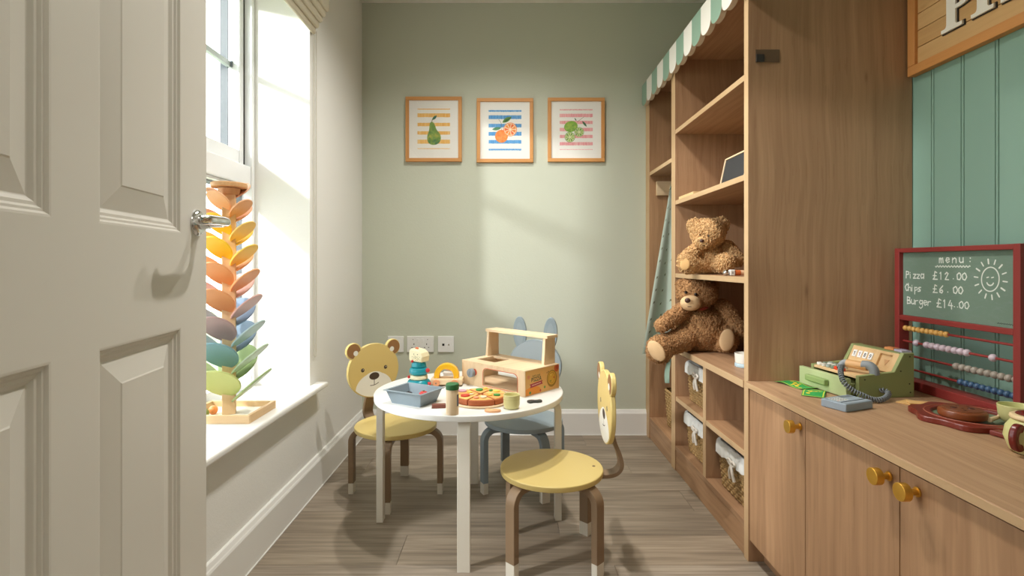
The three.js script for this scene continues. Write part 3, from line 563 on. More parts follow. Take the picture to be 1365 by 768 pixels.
// ---------------------------------------------------------------- toys on the round table
const tabD = (py, h = 0) => F * (EYE - YT - h) / (py - CY);
{
  const oven = thing('toy_pizza_oven', 'pale wooden toy pizza oven with arched opening and raised back shelf', 'toy oven', [0.0038, YT, -2.0345], -0.750);
  const w = 0.327, dp = 0.195, h = 0.092, t = 0.009;
  part('base_board', box(w - 2 * t, t, dp - 2 * t, 0, t / 2, 0, 0.001, 'x'), MT.pale, oven);
  part('back_rail', box(w - 2 * t, 0.02, t, 0, h - t - 0.01, -dp / 2 + t / 2, 0.001, 'x'), MT.pale, oven);
  part('side_board', box(t, h - t, dp, -w / 2 + t / 2, (h - t) / 2, 0, 0.001, 'z'), MT.pale, oven);
  const side = part('side_board', box(t, h, dp, w / 2 - t / 2, h / 2, 0, 0.001, 'z'), MT.pale, oven);
  const fs = poly([[-w / 2 + t, 0], [w / 2 - t, 0], [w / 2 - t, h - t], [-w / 2 + t, h - t]]);
  const hole = (x0, x1, y0, y1, r) => { const p = new THREE.Path(); p.moveTo(x0, y0); p.lineTo(x0, y1 - r); p.quadraticCurveTo(x0, y1, x0 + r, y1); p.lineTo(x1 - r, y1); p.quadraticCurveTo(x1, y1, x1, y1 - r); p.lineTo(x1, y0); p.closePath(); return p; };
  fs.holes.push(hole(-0.045, 0.128, 0.012, 0.074, 0.022));
  part('front_board', extrude(fs, t, 0.0005, 10, 1), MT.pale, oven, [0, 0, dp / 2 - t]);
  const rimS = new THREE.Shape(); { const p = hole(-0.0475, 0.1305, 0.0095, 0.0765, 0.0235); rimS.curves = p.curves; rimS.currentPoint = p.currentPoint; } rimS.holes.push(hole(-0.0455, 0.1285, 0.0115, 0.0745, 0.022));
  part('opening_border', new THREE.ExtrudeGeometry(rimS, { depth: 0.0012, bevelEnabled: false, curveSegments: 10 }), mat([200, 96, 62], 0.6), oven, [0, 0, dp / 2 - 0.0002]);
  const ts = poly([[-w / 2, -dp / 2], [w / 2 - t, -dp / 2], [w / 2 - t, dp / 2], [-w / 2, dp / 2]]);
  { const p = new THREE.Path(); p.moveTo(-0.13, -0.05); p.lineTo(-0.03, -0.05); p.lineTo(-0.03, 0.045); p.lineTo(-0.13, 0.045); p.closePath(); ts.holes.push(p); }
  const tg = extrude(ts, t, 0.0008, 4, 1); tg.rotateX(-Math.PI / 2); part('top_board', tg, MT.pale, oven, [0, h - t, 0]);
  for (const x of [-w / 2 + 0.008, w / 2 - 0.024]) {
    const s = poly([[-dp / 2 + 0.002, h], [-dp / 2 + 0.068, h], [-dp / 2 + 0.06, h + 0.098], [-dp / 2 + 0.002, h + 0.098]]);
    const g = extrude(s, 0.012, 0.0008, 4, 1); g.rotateY(-Math.PI / 2); part('shelf_post', g, MT.pale, oven, [x + 0.006, 0, 0]);
  }
  part('back_shelf', box(w - 0.004, 0.011, 0.064, -0.004, h + 0.1035, -dp / 2 + 0.032, 0.001, 'x'), MT.pale, oven);
  const kn = part('dial', disc(0.0165, 0.016, 0.002, 32).rotateX(Math.PI / 2), mat([136, 144, 150], 0.5), oven, [-0.102, 0.05, dp / 2 + 0.001]);
  part('dial_pointer', box(0.004, 0.014, 0.002, 0, 0, 0.0165, 0.0006), mat([120, 128, 134], 0.5), kn);
  part('dial_mark', cyl(0.013, 0.013, 0.0008, 30).rotateX(Math.PI / 2).translate(-0.092, 0.053, dp / 2 + 0.0006), mat([206, 90, 60], 0.6), oven);
  const tx = canvasTex(700, 330, (g, cw, ch) => {
    g.fillStyle = '#dba65e'; g.fillRect(0, 0, cw, ch);
    g.fillStyle = '#e08a26'; g.beginPath(); g.moveTo(0, 250); g.quadraticCurveTo(120, 205, 260, 240); g.quadraticCurveTo(330, 280, 300, 330); g.lineTo(0, 330); g.fill();
    g.fillStyle = '#c9642e'; g.beginPath(); g.arc(650, 40, 55, 0, 6.3); g.fill(); g.fillStyle = '#b94a28'; g.beginPath(); g.arc(665, 30, 35, 0, 6.3); g.fill();
    for (const [x, y, r, c] of [[60, 85, 26, '#d98860'], [330, 70, 30, '#dfa45c'], [90, 300, 20, '#4d8a45'], [300, 300, 16, '#b33a2a'], [390, 270, 18, '#5a8a3c'], [470, 70, 10, '#7a5a30'], [440, 80, 8, '#7a5a30']]) { g.fillStyle = c; g.beginPath(); g.arc(x, y, r, 0, 6.3); g.fill(); }
    g.fillStyle = '#9a7428'; g.beginPath(); g.ellipse(545, 175, 108, 118, 0, 0, 6.3); g.fill(); g.fillStyle = '#d8a43a'; g.beginPath(); g.ellipse(545, 165, 88, 96, 0, 0, 6.3); g.fill();
    g.strokeStyle = '#a8802e'; g.lineWidth = 8; g.beginPath(); g.ellipse(545, 165, 66, 74, 0, 0, 6.3); g.stroke();
    for (let k = 0; k < 9; k++) { g.fillStyle = ['#c25a34', '#7d8a3a', '#e6c25a'][k % 3]; g.beginPath(); g.arc(545 + 46 * Math.cos(k * 2.1), 165 + 50 * Math.sin(k * 2.1), 13, 0, 6.3); g.fill(); }
    g.fillStyle = '#33452a'; g.textAlign = 'center'; g.font = 'bold 40px sans-serif'; g.fillText("Let's eat", 215, 95); g.font = 'bold 78px sans-serif'; g.fillText('PIZZA', 215, 158);
    g.fillStyle = '#a3323a'; g.beginPath(); g.moveTo(80, 185); g.lineTo(345, 165); g.lineTo(330, 190); g.lineTo(350, 215); g.lineTo(85, 238); g.lineTo(100, 212); g.closePath(); g.fill();
    g.strokeStyle = '#f0dcc0'; g.lineWidth = 10; g.setLineDash([18, 8]); g.beginPath(); g.moveTo(130, 207); g.lineTo(310, 193); g.stroke();
  });
  part('side_print', new THREE.PlaneGeometry(dp - 0.006, h - 0.006).rotateY(Math.PI / 2).translate(w / 2 + 0.0004, h / 2, 0), mat(null, 0.55, { map: tx }), side);
}
{ // wooden plate and toy pizza slices
  const px = -0.094, pd = 1.80, pl = thing('wooden_plate', 'round pale wooden plate under the toy pizza', 'plate', [px, YT, -pd]);
  part('dish', lathe([[0.0001, 0.004], [0.085, 0.004], [0.09, 0.0065], [0.097, 0.0065], [0.099, 0.005], [0.097, 0.001], [0.094, 0], [0.0001, 0]], 64), MT.pale, pl);
  const crust = mat([178, 96, 52], 0.55), cheese = [mat([232, 178, 100], 0.6), mat([226, 164, 92], 0.6), mat([238, 190, 112], 0.6)];
  const green = mat([62, 142, 62], 0.5), red = mat([196, 62, 42], 0.5), yell = mat([238, 196, 84], 0.5), lilac = mat([196, 150, 168], 0.5), pinky = mat([226, 150, 110], 0.5), mush = mat([222, 206, 170], 0.6);
  const sets = [
    ['toy pizza slice with a green pepper and yellow cheese patch', [[0.05, 0.1, 'd', 0.015, green], [0.07, -0.25, 'd', 0.009, yell]]],
    ['toy pizza slice with a mauve onion piece at the crust', [[0.074, 0.0, 'd', 0.016, lilac], [0.04, 0.2, 'd', 0.009, yell]]],
    ['toy pizza slice with a red tomato piece beside the oven', [[0.06, 0.0, 'd', 0.016, red], [0.035, -0.1, 'd', 0.008, mush]]],
    ['toy pizza slice with mushroom and pale cheese', [[0.055, 0.15, 'd', 0.013, mush], [0.062, -0.25, 'd', 0.011, pinky]]],
    ['toy pizza slice with a small green leaf piece', [[0.06, 0.05, 'd', 0.012, green], [0.04, -0.2, 'd', 0.009, yell]]],
    ['toy pizza slice with yellow and green pieces, beside the shaker', [[0.06, -0.1, 'd', 0.013, yell], [0.05, 0.28, 'd', 0.007, green]]],
  ];
  for (let k = 0; k < 6; k++) {
    const a0 = k * Math.PI / 3 + 1.63, t = thing('pizza_slice', sets[k][0], 'toy pizza', [px, YT + 0.0065, -pd], 0, 'wooden toy pizza slices on the plate');
    const wedge = (r0, r1, da) => { const s = new THREE.Shape(); s.moveTo(r0 * Math.cos(0), r0 * Math.sin(0)); s.lineTo(r1 * Math.cos(-da), r1 * Math.sin(-da)); s.absarc(0, 0, r1, -da, da, false); s.closePath(); return s; };
    const body = extrude(wedge(0.004, 0.088, 0.5), 0.017, 0.0015, 16, 2).rotateX(-Math.PI / 2);
    const m = part('base', body, crust, t, [0, 0, 0], [0, a0, 0]);
    part('topping', extrude(wedge(0.009, 0.083, 0.47), 0.003, 0.001, 16, 1).rotateX(-Math.PI / 2), cheese[k % 3], t, [0, 0.0165, 0], [0, a0, 0]);
    for (const [r, da, , rad, mm] of sets[k][1]) part('piece', disc(rad, 0.005, 0.0015, 24).scale(1, 1, 0.85), mm, t, [Math.cos(a0 + da) * r, 0.0192, -Math.sin(a0 + da) * r], [0, a0, 0]);
  }
}
{
  // grey pan
  const p = thing('toy_baking_tray', 'blue-grey rectangular toy baking tin on the table edge', 'toy tray', [-0.318, YT, -1.79], -0.5);
  const w = 0.118, dp = 0.088, h = 0.046, m = mat([132, 146, 154], 0.42), o = 0.014;
  const ring = (a, y) => [[-w / 2 - a, y, dp / 2 + a], [w / 2 + a, y, dp / 2 + a], [w / 2 + a, y, -dp / 2 - a], [-w / 2 - a, y, -dp / 2 - a]];
  const loft = (R) => { const P = []; for (let k = 0; k < R.length - 1; k++) for (let j = 0; j < 4; j++) { const q = (j + 1) % 4, A = R[k][j], B = R[k][q], C = R[k + 1][q], D = R[k + 1][j]; P.push(...A, ...B, ...C, ...A, ...C, ...D); } const g = new THREE.BufferGeometry(); g.setAttribute('position', new THREE.BufferAttribute(new Float32Array(P), 3)); g.computeVertexNormals(); return g; };
  part('pan', merge([loft([ring(0, 0), ring(o, h - 0.002), ring(o + 0.007, h - 0.002), ring(o + 0.007, h), ring(o - 0.002, h), ring(-0.002, 0.003)]), box(w, 0.003, dp, 0, 0.0015, 0, 0)]), m, p);
  const tm = thing('toy_tomato', 'small red toy tomato slice lying inside the blue-grey tin', 'toy food', [-0.288, YT + 0.003, -1.80]);
  part('slice', lathe([[0.0001, 0], [0.014, 0.001], [0.017, 0.011], [0.015, 0.026], [0.008, 0.031], [0.0001, 0.032]], 24), mat([190, 52, 46], 0.45), tm);
  part('stalk', disc(0.004, 0.003, 0.0008, 8), mat([90, 110, 60], 0.6), tm, [0, 0.031, 0]);
  const ol = thing('toy_olive', 'dark toy olive lying inside the blue-grey tin', 'toy food', [-0.345, YT + 0.003, -1.83]);
  part('olive', lathe([[0.0001, 0], [0.012, 0.004], [0.015, 0.012], [0.012, 0.02], [0.004, 0.023], [0.0001, 0.022]], 20), mat([58, 52, 54], 0.4), ol);
  part('pit_hole', cyl(0.003, 0.003, 0.001, 10), mat([30, 26, 26], 0.8), ol, [0, 0.0232, 0]);
  // shaker
  const sd = 1.648, s = thing('toy_shaker', 'pale wooden toy shaker with dark green lid', 'toy shaker', [(603 - CX) / F * sd, YT, -sd]);
  part('body', lathe([[0.0001, 0], [0.018, 0], [0.0195, 0.0015], [0.0195, 0.077], [0.0001, 0.077]], 40), MT.pale, s);
  part('lid', lathe([[0.0195, 0.0775], [0.0205, 0.0775], [0.0205, 0.092], [0.0185, 0.0955], [0.0001, 0.0965]], 40), mat([40, 104, 52], 0.5), s);
  part('label_print', new THREE.CylinderGeometry(0.0197, 0.0197, 0.036, 20, 1, true, 0.9, 0.9), mat([92, 96, 110], 0.6), s, [0, 0.045, 0]);
  // chocolate-brown stick
  const bd = 1.72, br = thing('toy_knife_handle', 'short brown and white wooden stick beside the shaker', 'toy utensil', [-0.226, YT, -bd], 0.12);
  part('handle', box(0.045, 0.012, 0.02, 0, 0.006, 0, 0.002), mat([120, 66, 50], 0.5), br);
  part('blade', box(0.04, 0.006, 0.022, 0.0, 0.0035, -0.0215, 0.001), mat([214, 206, 186], 0.5), br);
  // cup
  const cm = mat([220, 212, 150], 0.4), cupGeo = lathe([[0.0001, 0], [0.02, 0], [0.0225, 0.002], [0.0262, 0.012], [0.0268, 0.044], [0.026, 0.0455], [0.0238, 0.044], [0.0232, 0.012], [0.019, 0.006], [0.0001, 0.005]], 44);
  const c = thing('toy_cup', 'small pale yellow toy cup in front of the toy oven', 'toy cup', [0.0096, YT, -1.715]);
  part('cup', cupGeo, cm, c); part('rim_groove', new THREE.TorusGeometry(0.0268, 0.0008, 6, 44).rotateX(Math.PI / 2), mat([206, 196, 132], 0.5), c, [0, 0.031, 0]);
  // loose pizza pieces
  const blob = (pts, h, m, name, label, cat, pos, turn) => { const sh = new THREE.Shape(); const cv = new THREE.CatmullRomCurve3(pts.map(([x, y]) => new THREE.Vector3(x, y, 0)), true).getPoints(40); cv.forEach((q, i) => i ? sh.lineTo(q.x, q.y) : sh.moveTo(q.x, q.y)); const t = thing(name, label, cat, pos, turn); t.scale.set(1.3, 1.1, 1.3); part('piece', extrude(sh, h, h * 0.3, 8, 3).rotateX(-Math.PI / 2), m, t); return t; };
  const o1 = blob([[-0.019, 0.004], [-0.008, 0.01], [0.006, 0.006], [0.017, 0.009], [0.02, -0.002], [0.008, -0.008], [-0.002, -0.006], [-0.014, -0.009]], 0.007, mat([58, 58, 52], 0.5), 'toy_mushroom_slice', 'black toy topping piece on the table beside the oven print', 'toy food', [0.087, YT, -1.785], 0.2);
  part('core', box(0.01, 0.0008, 0.006, 0.004, 0.0071, 0, 0), mat([80, 80, 70], 0.6), o1);
  const o2 = blob([[-0.02, 0], [-0.014, 0.009], [0, 0.008], [0.014, 0.01], [0.02, 0.002], [0.01, -0.008], [-0.01, -0.009]], 0.007, mat([238, 178, 130], 0.55), 'toy_ham_piece', 'peach toy topping piece at the front rim of the table', 'toy food', [-0.05, YT, -1.672], -0.1);
  part('core', box(0.012, 0.0008, 0.005, 0.006, 0.0071, 0.002, 0), mat([226, 158, 112], 0.6), o2);
  // stacking animal
  const k = thing('stacking_animal', 'teal and cream stacking toy animal with speckled head', 'stacking toy', [-0.343, YT, -2.03]);
  const teal = mat([22, 142, 156], 0.28), cream = mat([234, 224, 186], 0.5), redm = mat([200, 50, 46], 0.35);
  part('base_ring', lathe([[0.0001, 0], [0.043, 0], [0.0462, 0.005], [0.0455, 0.013], [0.04, 0.022], [0.034, 0.026], [0.0001, 0.026]], 44), teal, k);
  part('middle_ring', lathe([[0.0001, 0.026], [0.031, 0.026], [0.034, 0.031], [0.033, 0.04], [0.029, 0.044], [0.0001, 0.044]], 44), cream, k);
  part('bowl_ring', lathe([[0.0001, 0.044], [0.027, 0.044], [0.035, 0.05], [0.0368, 0.057], [0.034, 0.067], [0.029, 0.072], [0.0001, 0.072]], 44), teal, k);
  part('neck_ring', lathe([[0.0001, 0.072], [0.0285, 0.072], [0.0285, 0.078], [0.0255, 0.09], [0.022, 0.095], [0.0001, 0.095]], 44), teal, k);
  const dots = canvasTex(256, 256, (g) => { g.fillStyle = '#ebe2bd'; g.fillRect(0, 0, 256, 256); for (let i = 0; i < 90; i++) { g.fillStyle = ['#9a9066', '#7c7450', '#c9bd88'][i % 3]; g.beginPath(); g.arc(rr(10, 246), rr(110, 246), rr(4, 8), 0, 6.3); g.fill(); } g.fillStyle = '#3a3a34'; for (const x of [80, 180]) { g.beginPath(); g.arc(x, 70, 13, 0, 6.3); g.fill(); } });
  const head = part('head', extrude(poly([[-0.026, 0], [0.03, 0], [0.034, 0.02], [0.028, 0.034], [0.012, 0.044], [-0.02, 0.048], [-0.028, 0.042], [-0.029, 0.01]]), 0.05, 0.005, 6, 3).translate(0, 0, -0.025), cream, k, [0, 0.095, 0], [0, -0.5, 0]);
  part('muzzle_print', new THREE.PlaneGeometry(0.044, 0.036).translate(0.004, 0.021, 0.0253), mat(null, 0.6, { map: dots }), head);
  part('ear', new THREE.SphereGeometry(0.006, 14, 10).scale(1.3, 0.8, 0.8), mat([206, 110, 70], 0.5), head, [-0.006, 0.049, 0.004]);
  for (const [x, y, z, r] of [[0.036, 0.062, 0.016, 0.0085], [0.042, 0.012, 0.02, 0.0075], [-0.036, 0.036, 0.01, 0.006], [-0.022, 0.097, 0.02, 0.005]]) part('bead', new THREE.SphereGeometry(r, 18, 14), redm, k, [x, y, z]);
  // pull-along wagon with arch block
  const wg = thing('toy_wagon', 'pale wooden toy wagon standing behind the green-lidded shaker', 'toy wagon', [-0.236, YT, -2.045], -0.03);
  part('deck', box(0.122, 0.022, 0.06, 0, 0.017, 0, 0.003, 'x'), MT.pale, wg);
  for (const [x, z] of [[-0.038, 0.033], [0.032, 0.033], [-0.038, -0.033], [0.032, -0.033]]) { const wh = part('wheel', disc(0.0135, 0.008, 0.002, 28).rotateX(Math.PI / 2).translate(0, 0, -0.004), mat([222, 150, 104], 0.55), wg, [x, 0.0135, z]); part('axle_cap', cyl(0.003, 0.003, 0.002, 12).rotateX(Math.PI / 2), MT.legBrown, wh, [0, 0, z > 0 ? 0.0045 : -0.0045]); }
  const ar = thing('arch_block', 'glossy yellow half-ring arch block on the toy wagon', 'toy block', [-0.238, YT + 0.028, -2.045], -0.03);
  const as = new THREE.Shape(); as.absarc(0, 0.008, 0.0475, 0, Math.PI, false); as.lineTo(-0.0475, 0); as.lineTo(-0.0275, 0); as.lineTo(-0.0275, 0.008); as.absarc(0, 0.008, 0.0275, Math.PI, 0, true); as.lineTo(0.0275, 0); as.lineTo(0.0475, 0); as.closePath();
  part('arch', extrude(as, 0.03, 0.002, 28, 2).translate(0, 0, -0.015), mat([244, 186, 30], 0.3), ar);
  for (const x of [-0.0375, 0.0375]) part('end_dot', cyl(0.003, 0.003, 0.0006, 10).rotateX(Math.PI / 2).translate(x, 0.004, 0.0151), mat([250, 205, 70], 0.4), ar);
  const pg = thing('toy_rattle', 'white block with orange cone and red ball seen through the arch', 'toy', [-0.232, YT, -2.13]);
  part('block', box(0.06, 0.034, 0.03, 0, 0.017, 0, 0.003), mat([226, 222, 214], 0.45), pg);
  part('cone', new THREE.ConeGeometry(0.008, 0.03, 20).rotateZ(Math.PI / 2), mat([236, 150, 90], 0.45), pg, [-0.008, 0.043, 0]); part('ball', new THREE.SphereGeometry(0.0115, 20, 14), mat([206, 60, 54], 0.3), pg, [0.016, 0.0455, 0]);
}
// ---------------------------------------------------------------- marble tree on the sill
{
  const bx = -0.918, bd = 1.745, t = thing('marble_tree', 'tall wooden marble tree with rainbow petals on the window sill', 'toy tree', [bx, YS, -bd]);
  const w = 0.225, dp = 0.19, wood = mat([250, 240, 224], 0.5, { map: pale });
  part('tray_floor', box(w - 0.02, 0.006, dp - 0.02, 0, 0.004, 0, 0), mat([236, 230, 214], 0.6), t);
  for (const [x, z, a, b, gr] of [[0, dp / 2 - 0.006, w, 0.012, 'x'], [0, -dp / 2 + 0.006, w, 0.012, 'x'], [w / 2 - 0.006, 0, 0.012, dp - 0.024, 'z'], [-w / 2 + 0.006, 0, 0.012, dp - 0.024, 'z']]) part('tray_side', box(a, 0.026, b, x, 0.013, z, 0.0015, gr), wood, t);
  part('post', box(0.04, 0.738, 0.04, 0, 0.376, 0, 0.002, 'y'), wood, t, [0, 0, 0], [0, 0.42, 0]);
  part('cap_block', cyl(0.036, 0.032, 0.02, 8), mat([240, 206, 176], 0.5, { map: pale }), t, [0, 0.735, 0]);
  part('cap', disc(0.055, 0.016, 0.003, 40), mat([246, 214, 184], 0.5, { map: pale }), t, [0, 0.747, 0]);
  const Y = [0.486, 0.578, 0.665, 0.758, 0.847, 0.931, 1.011, 1.09], L = [0.16, 0.148, 0.136, 0.125, 0.116, 0.11, 0.102, 0.09];
  const C = [[[158, 178, 122], [190, 198, 122], [172, 186, 120], [150, 172, 112]], [[182, 200, 172], [112, 150, 158], [130, 152, 150], [128, 148, 164]], [[172, 194, 194], [168, 138, 134], [150, 150, 150], [128, 150, 176]], [[208, 166, 156], [216, 146, 92], [206, 160, 150], [228, 190, 180]],
    [[230, 164, 108], [224, 152, 94], [226, 158, 100], [242, 188, 138]], [[244, 206, 86], [244, 196, 36], [244, 200, 60], [250, 218, 98]], [[242, 204, 112], [244, 196, 40], [240, 176, 130], [240, 180, 140]], [[238, 180, 134], [240, 184, 138], [238, 180, 134], [240, 186, 150]]];
  const cache = {};
  Y.forEach((y, k) => { for (let q = 0; q < 4; q++) {
    const l = L[k], s = new THREE.Shape(), hw = l * 0.42;
    s.moveTo(0, -0.006); s.bezierCurveTo(l * 0.25, -hw * 1.25, l, -hw * 1.15, l, 0); s.bezierCurveTo(l, hw * 1.15, l * 0.25, hw * 1.25, 0, 0.006); s.closePath();
    const g = cache[k] ??= extrude(s, 0.006, 0.002, 14, 2).rotateX(-Math.PI / 2).translate(0.012, -0.003, 0);
    const az = -0.12 + 0.05 * k + q * Math.PI / 2, m = part('petal', g, mat(C[k][q], 0.5), t, [0, y - YS + 0.022 * q, 0]);
    m.rotation.order = 'YZX'; m.rotation.set(0, -az, 0.72);
    m.userData.label = 'painted wooden petal';
  } });
  const ms = [[[-0.052, 0.052], [150, 164, 84]], [[-0.046, 0.012], [236, 150, 84]], [[-0.078, 0.03], [240, 190, 120]], [[-0.085, 0.06], [226, 120, 90]]], lab = ['green', 'orange', 'cream', 'red'];
  ms.forEach(([[x, z], c], i) => { const b = thing('wooden_marble', lab[i] + ' wooden ball lying in the tray of the marble tree', 'toy ball', [bx + x, YS + 0.007, -bd + z], 0, 'wooden balls in the tray'); part('ball', new THREE.SphereGeometry(0.0145, 24, 16), mat(c, 0.4), b, [0, 0.0145, 0]); });
}
// ---------------------------------------------------------------- things on the counter
const cntD = (py, h = 0) => F * (EYE - YC - h) / (py - CY);
{
  const reg = thing('toy_cash_register', 'green and pale wood toy cash register on the worktop', 'toy till');
  const g1 = mat([150, 160, 106], 0.5), g2 = mat([176, 190, 138], 0.5), wd = mat([255, 244, 222], 0.55, { map: pale });
  { const th = 0.12, px = 0.972, pz = -1.49, c = Math.cos(th), n = Math.sin(th); reg.rotation.y = th; reg.position.set(px - (px * c + pz * n) - 0.004, 0, pz - (-px * n + pz * c) + 0.022); }
  const near = 1.49, far = 1.684, prof = [[0.972, YC], [1.142, YC], [1.142, 0.6975], [1.11, 0.6975], [1.081, 0.646], [0.972, 0.637]];
  for (const d of [near, far - 0.012]) {
    const s = part('side_panel', extrude(poly(prof), 0.012, 0.001, 4, 1), g1, reg, [0, 0, -d - 0.012]);
    if (d === near) for (const [x, y] of [[0.99, 0.627], [1.128, 0.688], [1.1, 0.648], [1.13, 0.588], [1.127, 0.612]]) part('peg_hole', cyl(0.0022, 0.0022, 0.0008, 10).rotateX(Math.PI / 2), mat([70, 76, 50], 0.7), s, [x, y, 0.0122]);
  }
  const zc = -(near + far) / 2, wdt = far - near - 0.024;
  part('deck', box(0.112, 0.008, wdt, 1.03, 0.632, zc, 0.001, 'z'), wd, reg);
  part('back_panel', box(0.008, 0.115, wdt, 1.136, YC + 0.0575, zc, 0.001, 'z'), g1, reg);
  part('top_panel', box(0.03, 0.008, wdt, 1.123, 0.6925, zc, 0.001, 'z'), g1, reg);
  part('inner_box', box(0.14, 0.03, wdt, 1.055, YC + 0.016, zc, 0, 'z'), g1, reg);
  // sloping display: local x along the till, y up the slope, z out of the face
  const dis = new THREE.Group(); dis.name = 'display'; reg.add(dis);
  const A = new THREE.Vector3(1.083, 0.64, zc), B = new THREE.Vector3(1.109, 0.696, zc), up = B.clone().sub(A).normalize(), ex = new THREE.Vector3(0, 0, 1), nz = ex.clone().cross(up);
  dis.matrixAutoUpdate = true; dis.quaternion.setFromRotationMatrix(new THREE.Matrix4().makeBasis(ex, up, nz)); dis.position.copy(A.clone().add(B).multiplyScalar(0.5));
  const sh = poly([[-wdt / 2, -0.031], [wdt / 2, -0.031], [wdt / 2, 0.031], [-wdt / 2, 0.031]]), hh = new THREE.Path(); hh.moveTo(0.022, -0.018); hh.lineTo(0.066, -0.018); hh.lineTo(0.066, 0.02); hh.lineTo(0.022, 0.02); hh.closePath(); sh.holes.push(hh);
  part('display_board', extrude(sh, 0.008, 0.0008, 4, 1).translate(0, 0, -0.008), wd, dis);
  part('window_back', box(0.05, 0.044, 0.002, 0.044, 0, -0.0085, 0), wd, dis);
  part('window_mark', extrude(poly([[0.036, 0.006], [0.054, 0.006], [0.045, -0.012]]), 0.001, 0.0002, 3, 1), mat([206, 160, 112], 0.6), dis, [0, 0, -0.0075]);
  '1189'.split('').forEach((ch, i) => {
    const tx = canvasTex(96, 128, (g) => { g.fillStyle = '#f4f2ee'; g.fillRect(0, 0, 96, 128); g.fillStyle = i === 1 ? '#7a4a86' : '#33323c'; g.font = 'bold 104px sans-serif'; g.textAlign = 'center'; g.fillText(ch, 48, 102); });
    const tile = part('number_tile', box(0.0145, 0.022, 0.003, -0.066 + i * 0.0205, 0.004, 0.0012, 0.0006), mat([244, 242, 236], 0.5), dis);
    part('numeral', new THREE.PlaneGeometry(0.0135, 0.021), mat(null, 0.5, { map: tx }), tile, [-0.066 + i * 0.0205, 0.004, 0.0029]);
  });
  // keys
  const kc = [mat([232, 230, 220], 0.4), mat([120, 136, 116], 0.5), mat([160, 172, 160], 0.5), mat([208, 204, 190], 0.5)];
  for (let r = 0; r < 3; r++) for (let c = 0; c < 4; c++) part('key', disc(0.0075, 0.009, 0.002, 20), kc[(r * 5 + c * 3) % 4], reg, [0.985 + r * 0.019, 0.636, -(1.662 - c * 0.0195)]);
  part('red_key', box(0.014, 0.01, 0.034, 0.985, 0.641, -1.578, 0.003), mat([222, 70, 38], 0.4), reg);
  const dr = part('drawer', box(0.014, 0.053, far - near + 0.002, 0.9435, YC + 0.0285, zc - 0.004, 0.0015, 'z'), g2, reg);
  part('drawer_box', box(0.03, 0.03, 0.15, 0.965, YC + 0.02, zc, 0), g1, dr);
  part('handle', box(0.016, 0.018, 0.085, 0.929, YC + 0.03, zc - 0.015, 0.004), mat([136, 158, 98], 0.5), dr);
  const c1 = thing('toy_card', 'orange toy card lying on top of the till', 'toy card', [1.122, 0.6968, -1.555], 0.2); part('card', box(0.022, 0.007, 0.03, 0, 0.0035, 0, 0.0008), mat([226, 150, 92], 0.5), c1); part('stripe', box(0.004, 0.0006, 0.03, 0.005, 0.0073, 0, 0), mat([190, 110, 66], 0.5), c1);
  const c2 = thing('toy_card', 'lilac toy card lying on top of the till', 'toy card', [1.124, 0.6968, -1.515], -0.1); part('card', box(0.026, 0.006, 0.036, 0, 0.003, 0, 0.0008), mat([190, 182, 204], 0.5), c2); part('stripe', box(0.005, 0.0006, 0.036, 0.006, 0.0063, 0, 0), mat([140, 134, 160], 0.5), c2);
  // handset lying on the deck, with its coiled cord
  const hs = thing('toy_handset', 'wooden toy scanner handset with grey ends and coiled cord', 'toy scanner');
  const gm = mat([138, 144, 148], 0.5), pl = W(1129, 484, 1.545), pr = W(1156, 489, 1.5), dv = pr.clone().sub(pl);
  const cylB = (a, b, r0, r1) => { const v = b.clone().sub(a), g = new THREE.CylinderGeometry(r1, r0, v.length(), 20).translate(0, v.length() / 2, 0); g.applyQuaternion(new THREE.Quaternion().setFromUnitVectors(new THREE.Vector3(0, 1, 0), v.clone().normalize())); return g.translate(a.x, a.y, a.z); };
  part('grip', cylB(pl, pr, 0.0115, 0.0115), mat([244, 214, 176], 0.5, { map: pale }), hs);
  const u = dv.clone().normalize();
  part('ear_end', tube([pr.clone().addScaledVector(u, -0.012).add(new THREE.Vector3(0, 0.003, 0)), pr.clone().addScaledVector(u, 0.006).add(new THREE.Vector3(0, 0.004, 0)), pr.clone().addScaledVector(u, 0.016).add(new THREE.Vector3(0, -0.004, 0)), pr.clone().addScaledVector(u, 0.019).add(new THREE.Vector3(0, -0.02, 0))], 0.0125, 20, 14), gm, hs);
  part('mouth_end', tube([pl.clone().addScaledVector(u, 0.008), pl.clone().addScaledVector(u, -0.006), pl.clone().addScaledVector(u, -0.014).add(new THREE.Vector3(-0.004, -0.007, 0.006)), pl.clone().addScaledVector(u, -0.015).add(new THREE.Vector3(-0.012, -0.016, 0.014))], 0.0095, 20, 14), gm, hs);
  const path = [[1121, 487, 1.50], [1121, 498, 1.472], [1125, 510, 1.452], [1136, 520, 1.44], [1150, 527, 1.43], [1163, 532.5, 1.424], [1174, 533, 1.424], [1182, 529, 1.437], [1184, 523.5, 1.452], [1178, 520.5, 1.462], [1174, 521.5, 1.47]].map((p) => W(...p));
  const cv = new THREE.CatmullRomCurve3(path), Nn = 620, pts = [], fr = cv.computeFrenetFrames(Nn, false);
  for (let i = 0; i <= Nn; i++) { const p = cv.getPointAt(i / Nn), a = i / Nn * Math.PI * 2 * 36; pts.push(p.addScaledVector(fr.normals[i], Math.cos(a) * 0.0056).addScaledVector(fr.binormals[i], Math.sin(a) * 0.0056)); }
  part('coiled_cord', tube(pts, 0.002, 1400, 6), mat([122, 128, 132], 0.5), hs);
  // card reader
  const cr = thing('toy_card_reader', 'blue-grey toy card reader with keypad in front of the till', 'toy card reader', [0.879, YC, -1.381], 0.398), cm = mat([146, 160, 172], 0.45);
  part('body', box(0.103, 0.021, 0.069, 0, 0.0105, 0, 0.003), cm, cr);
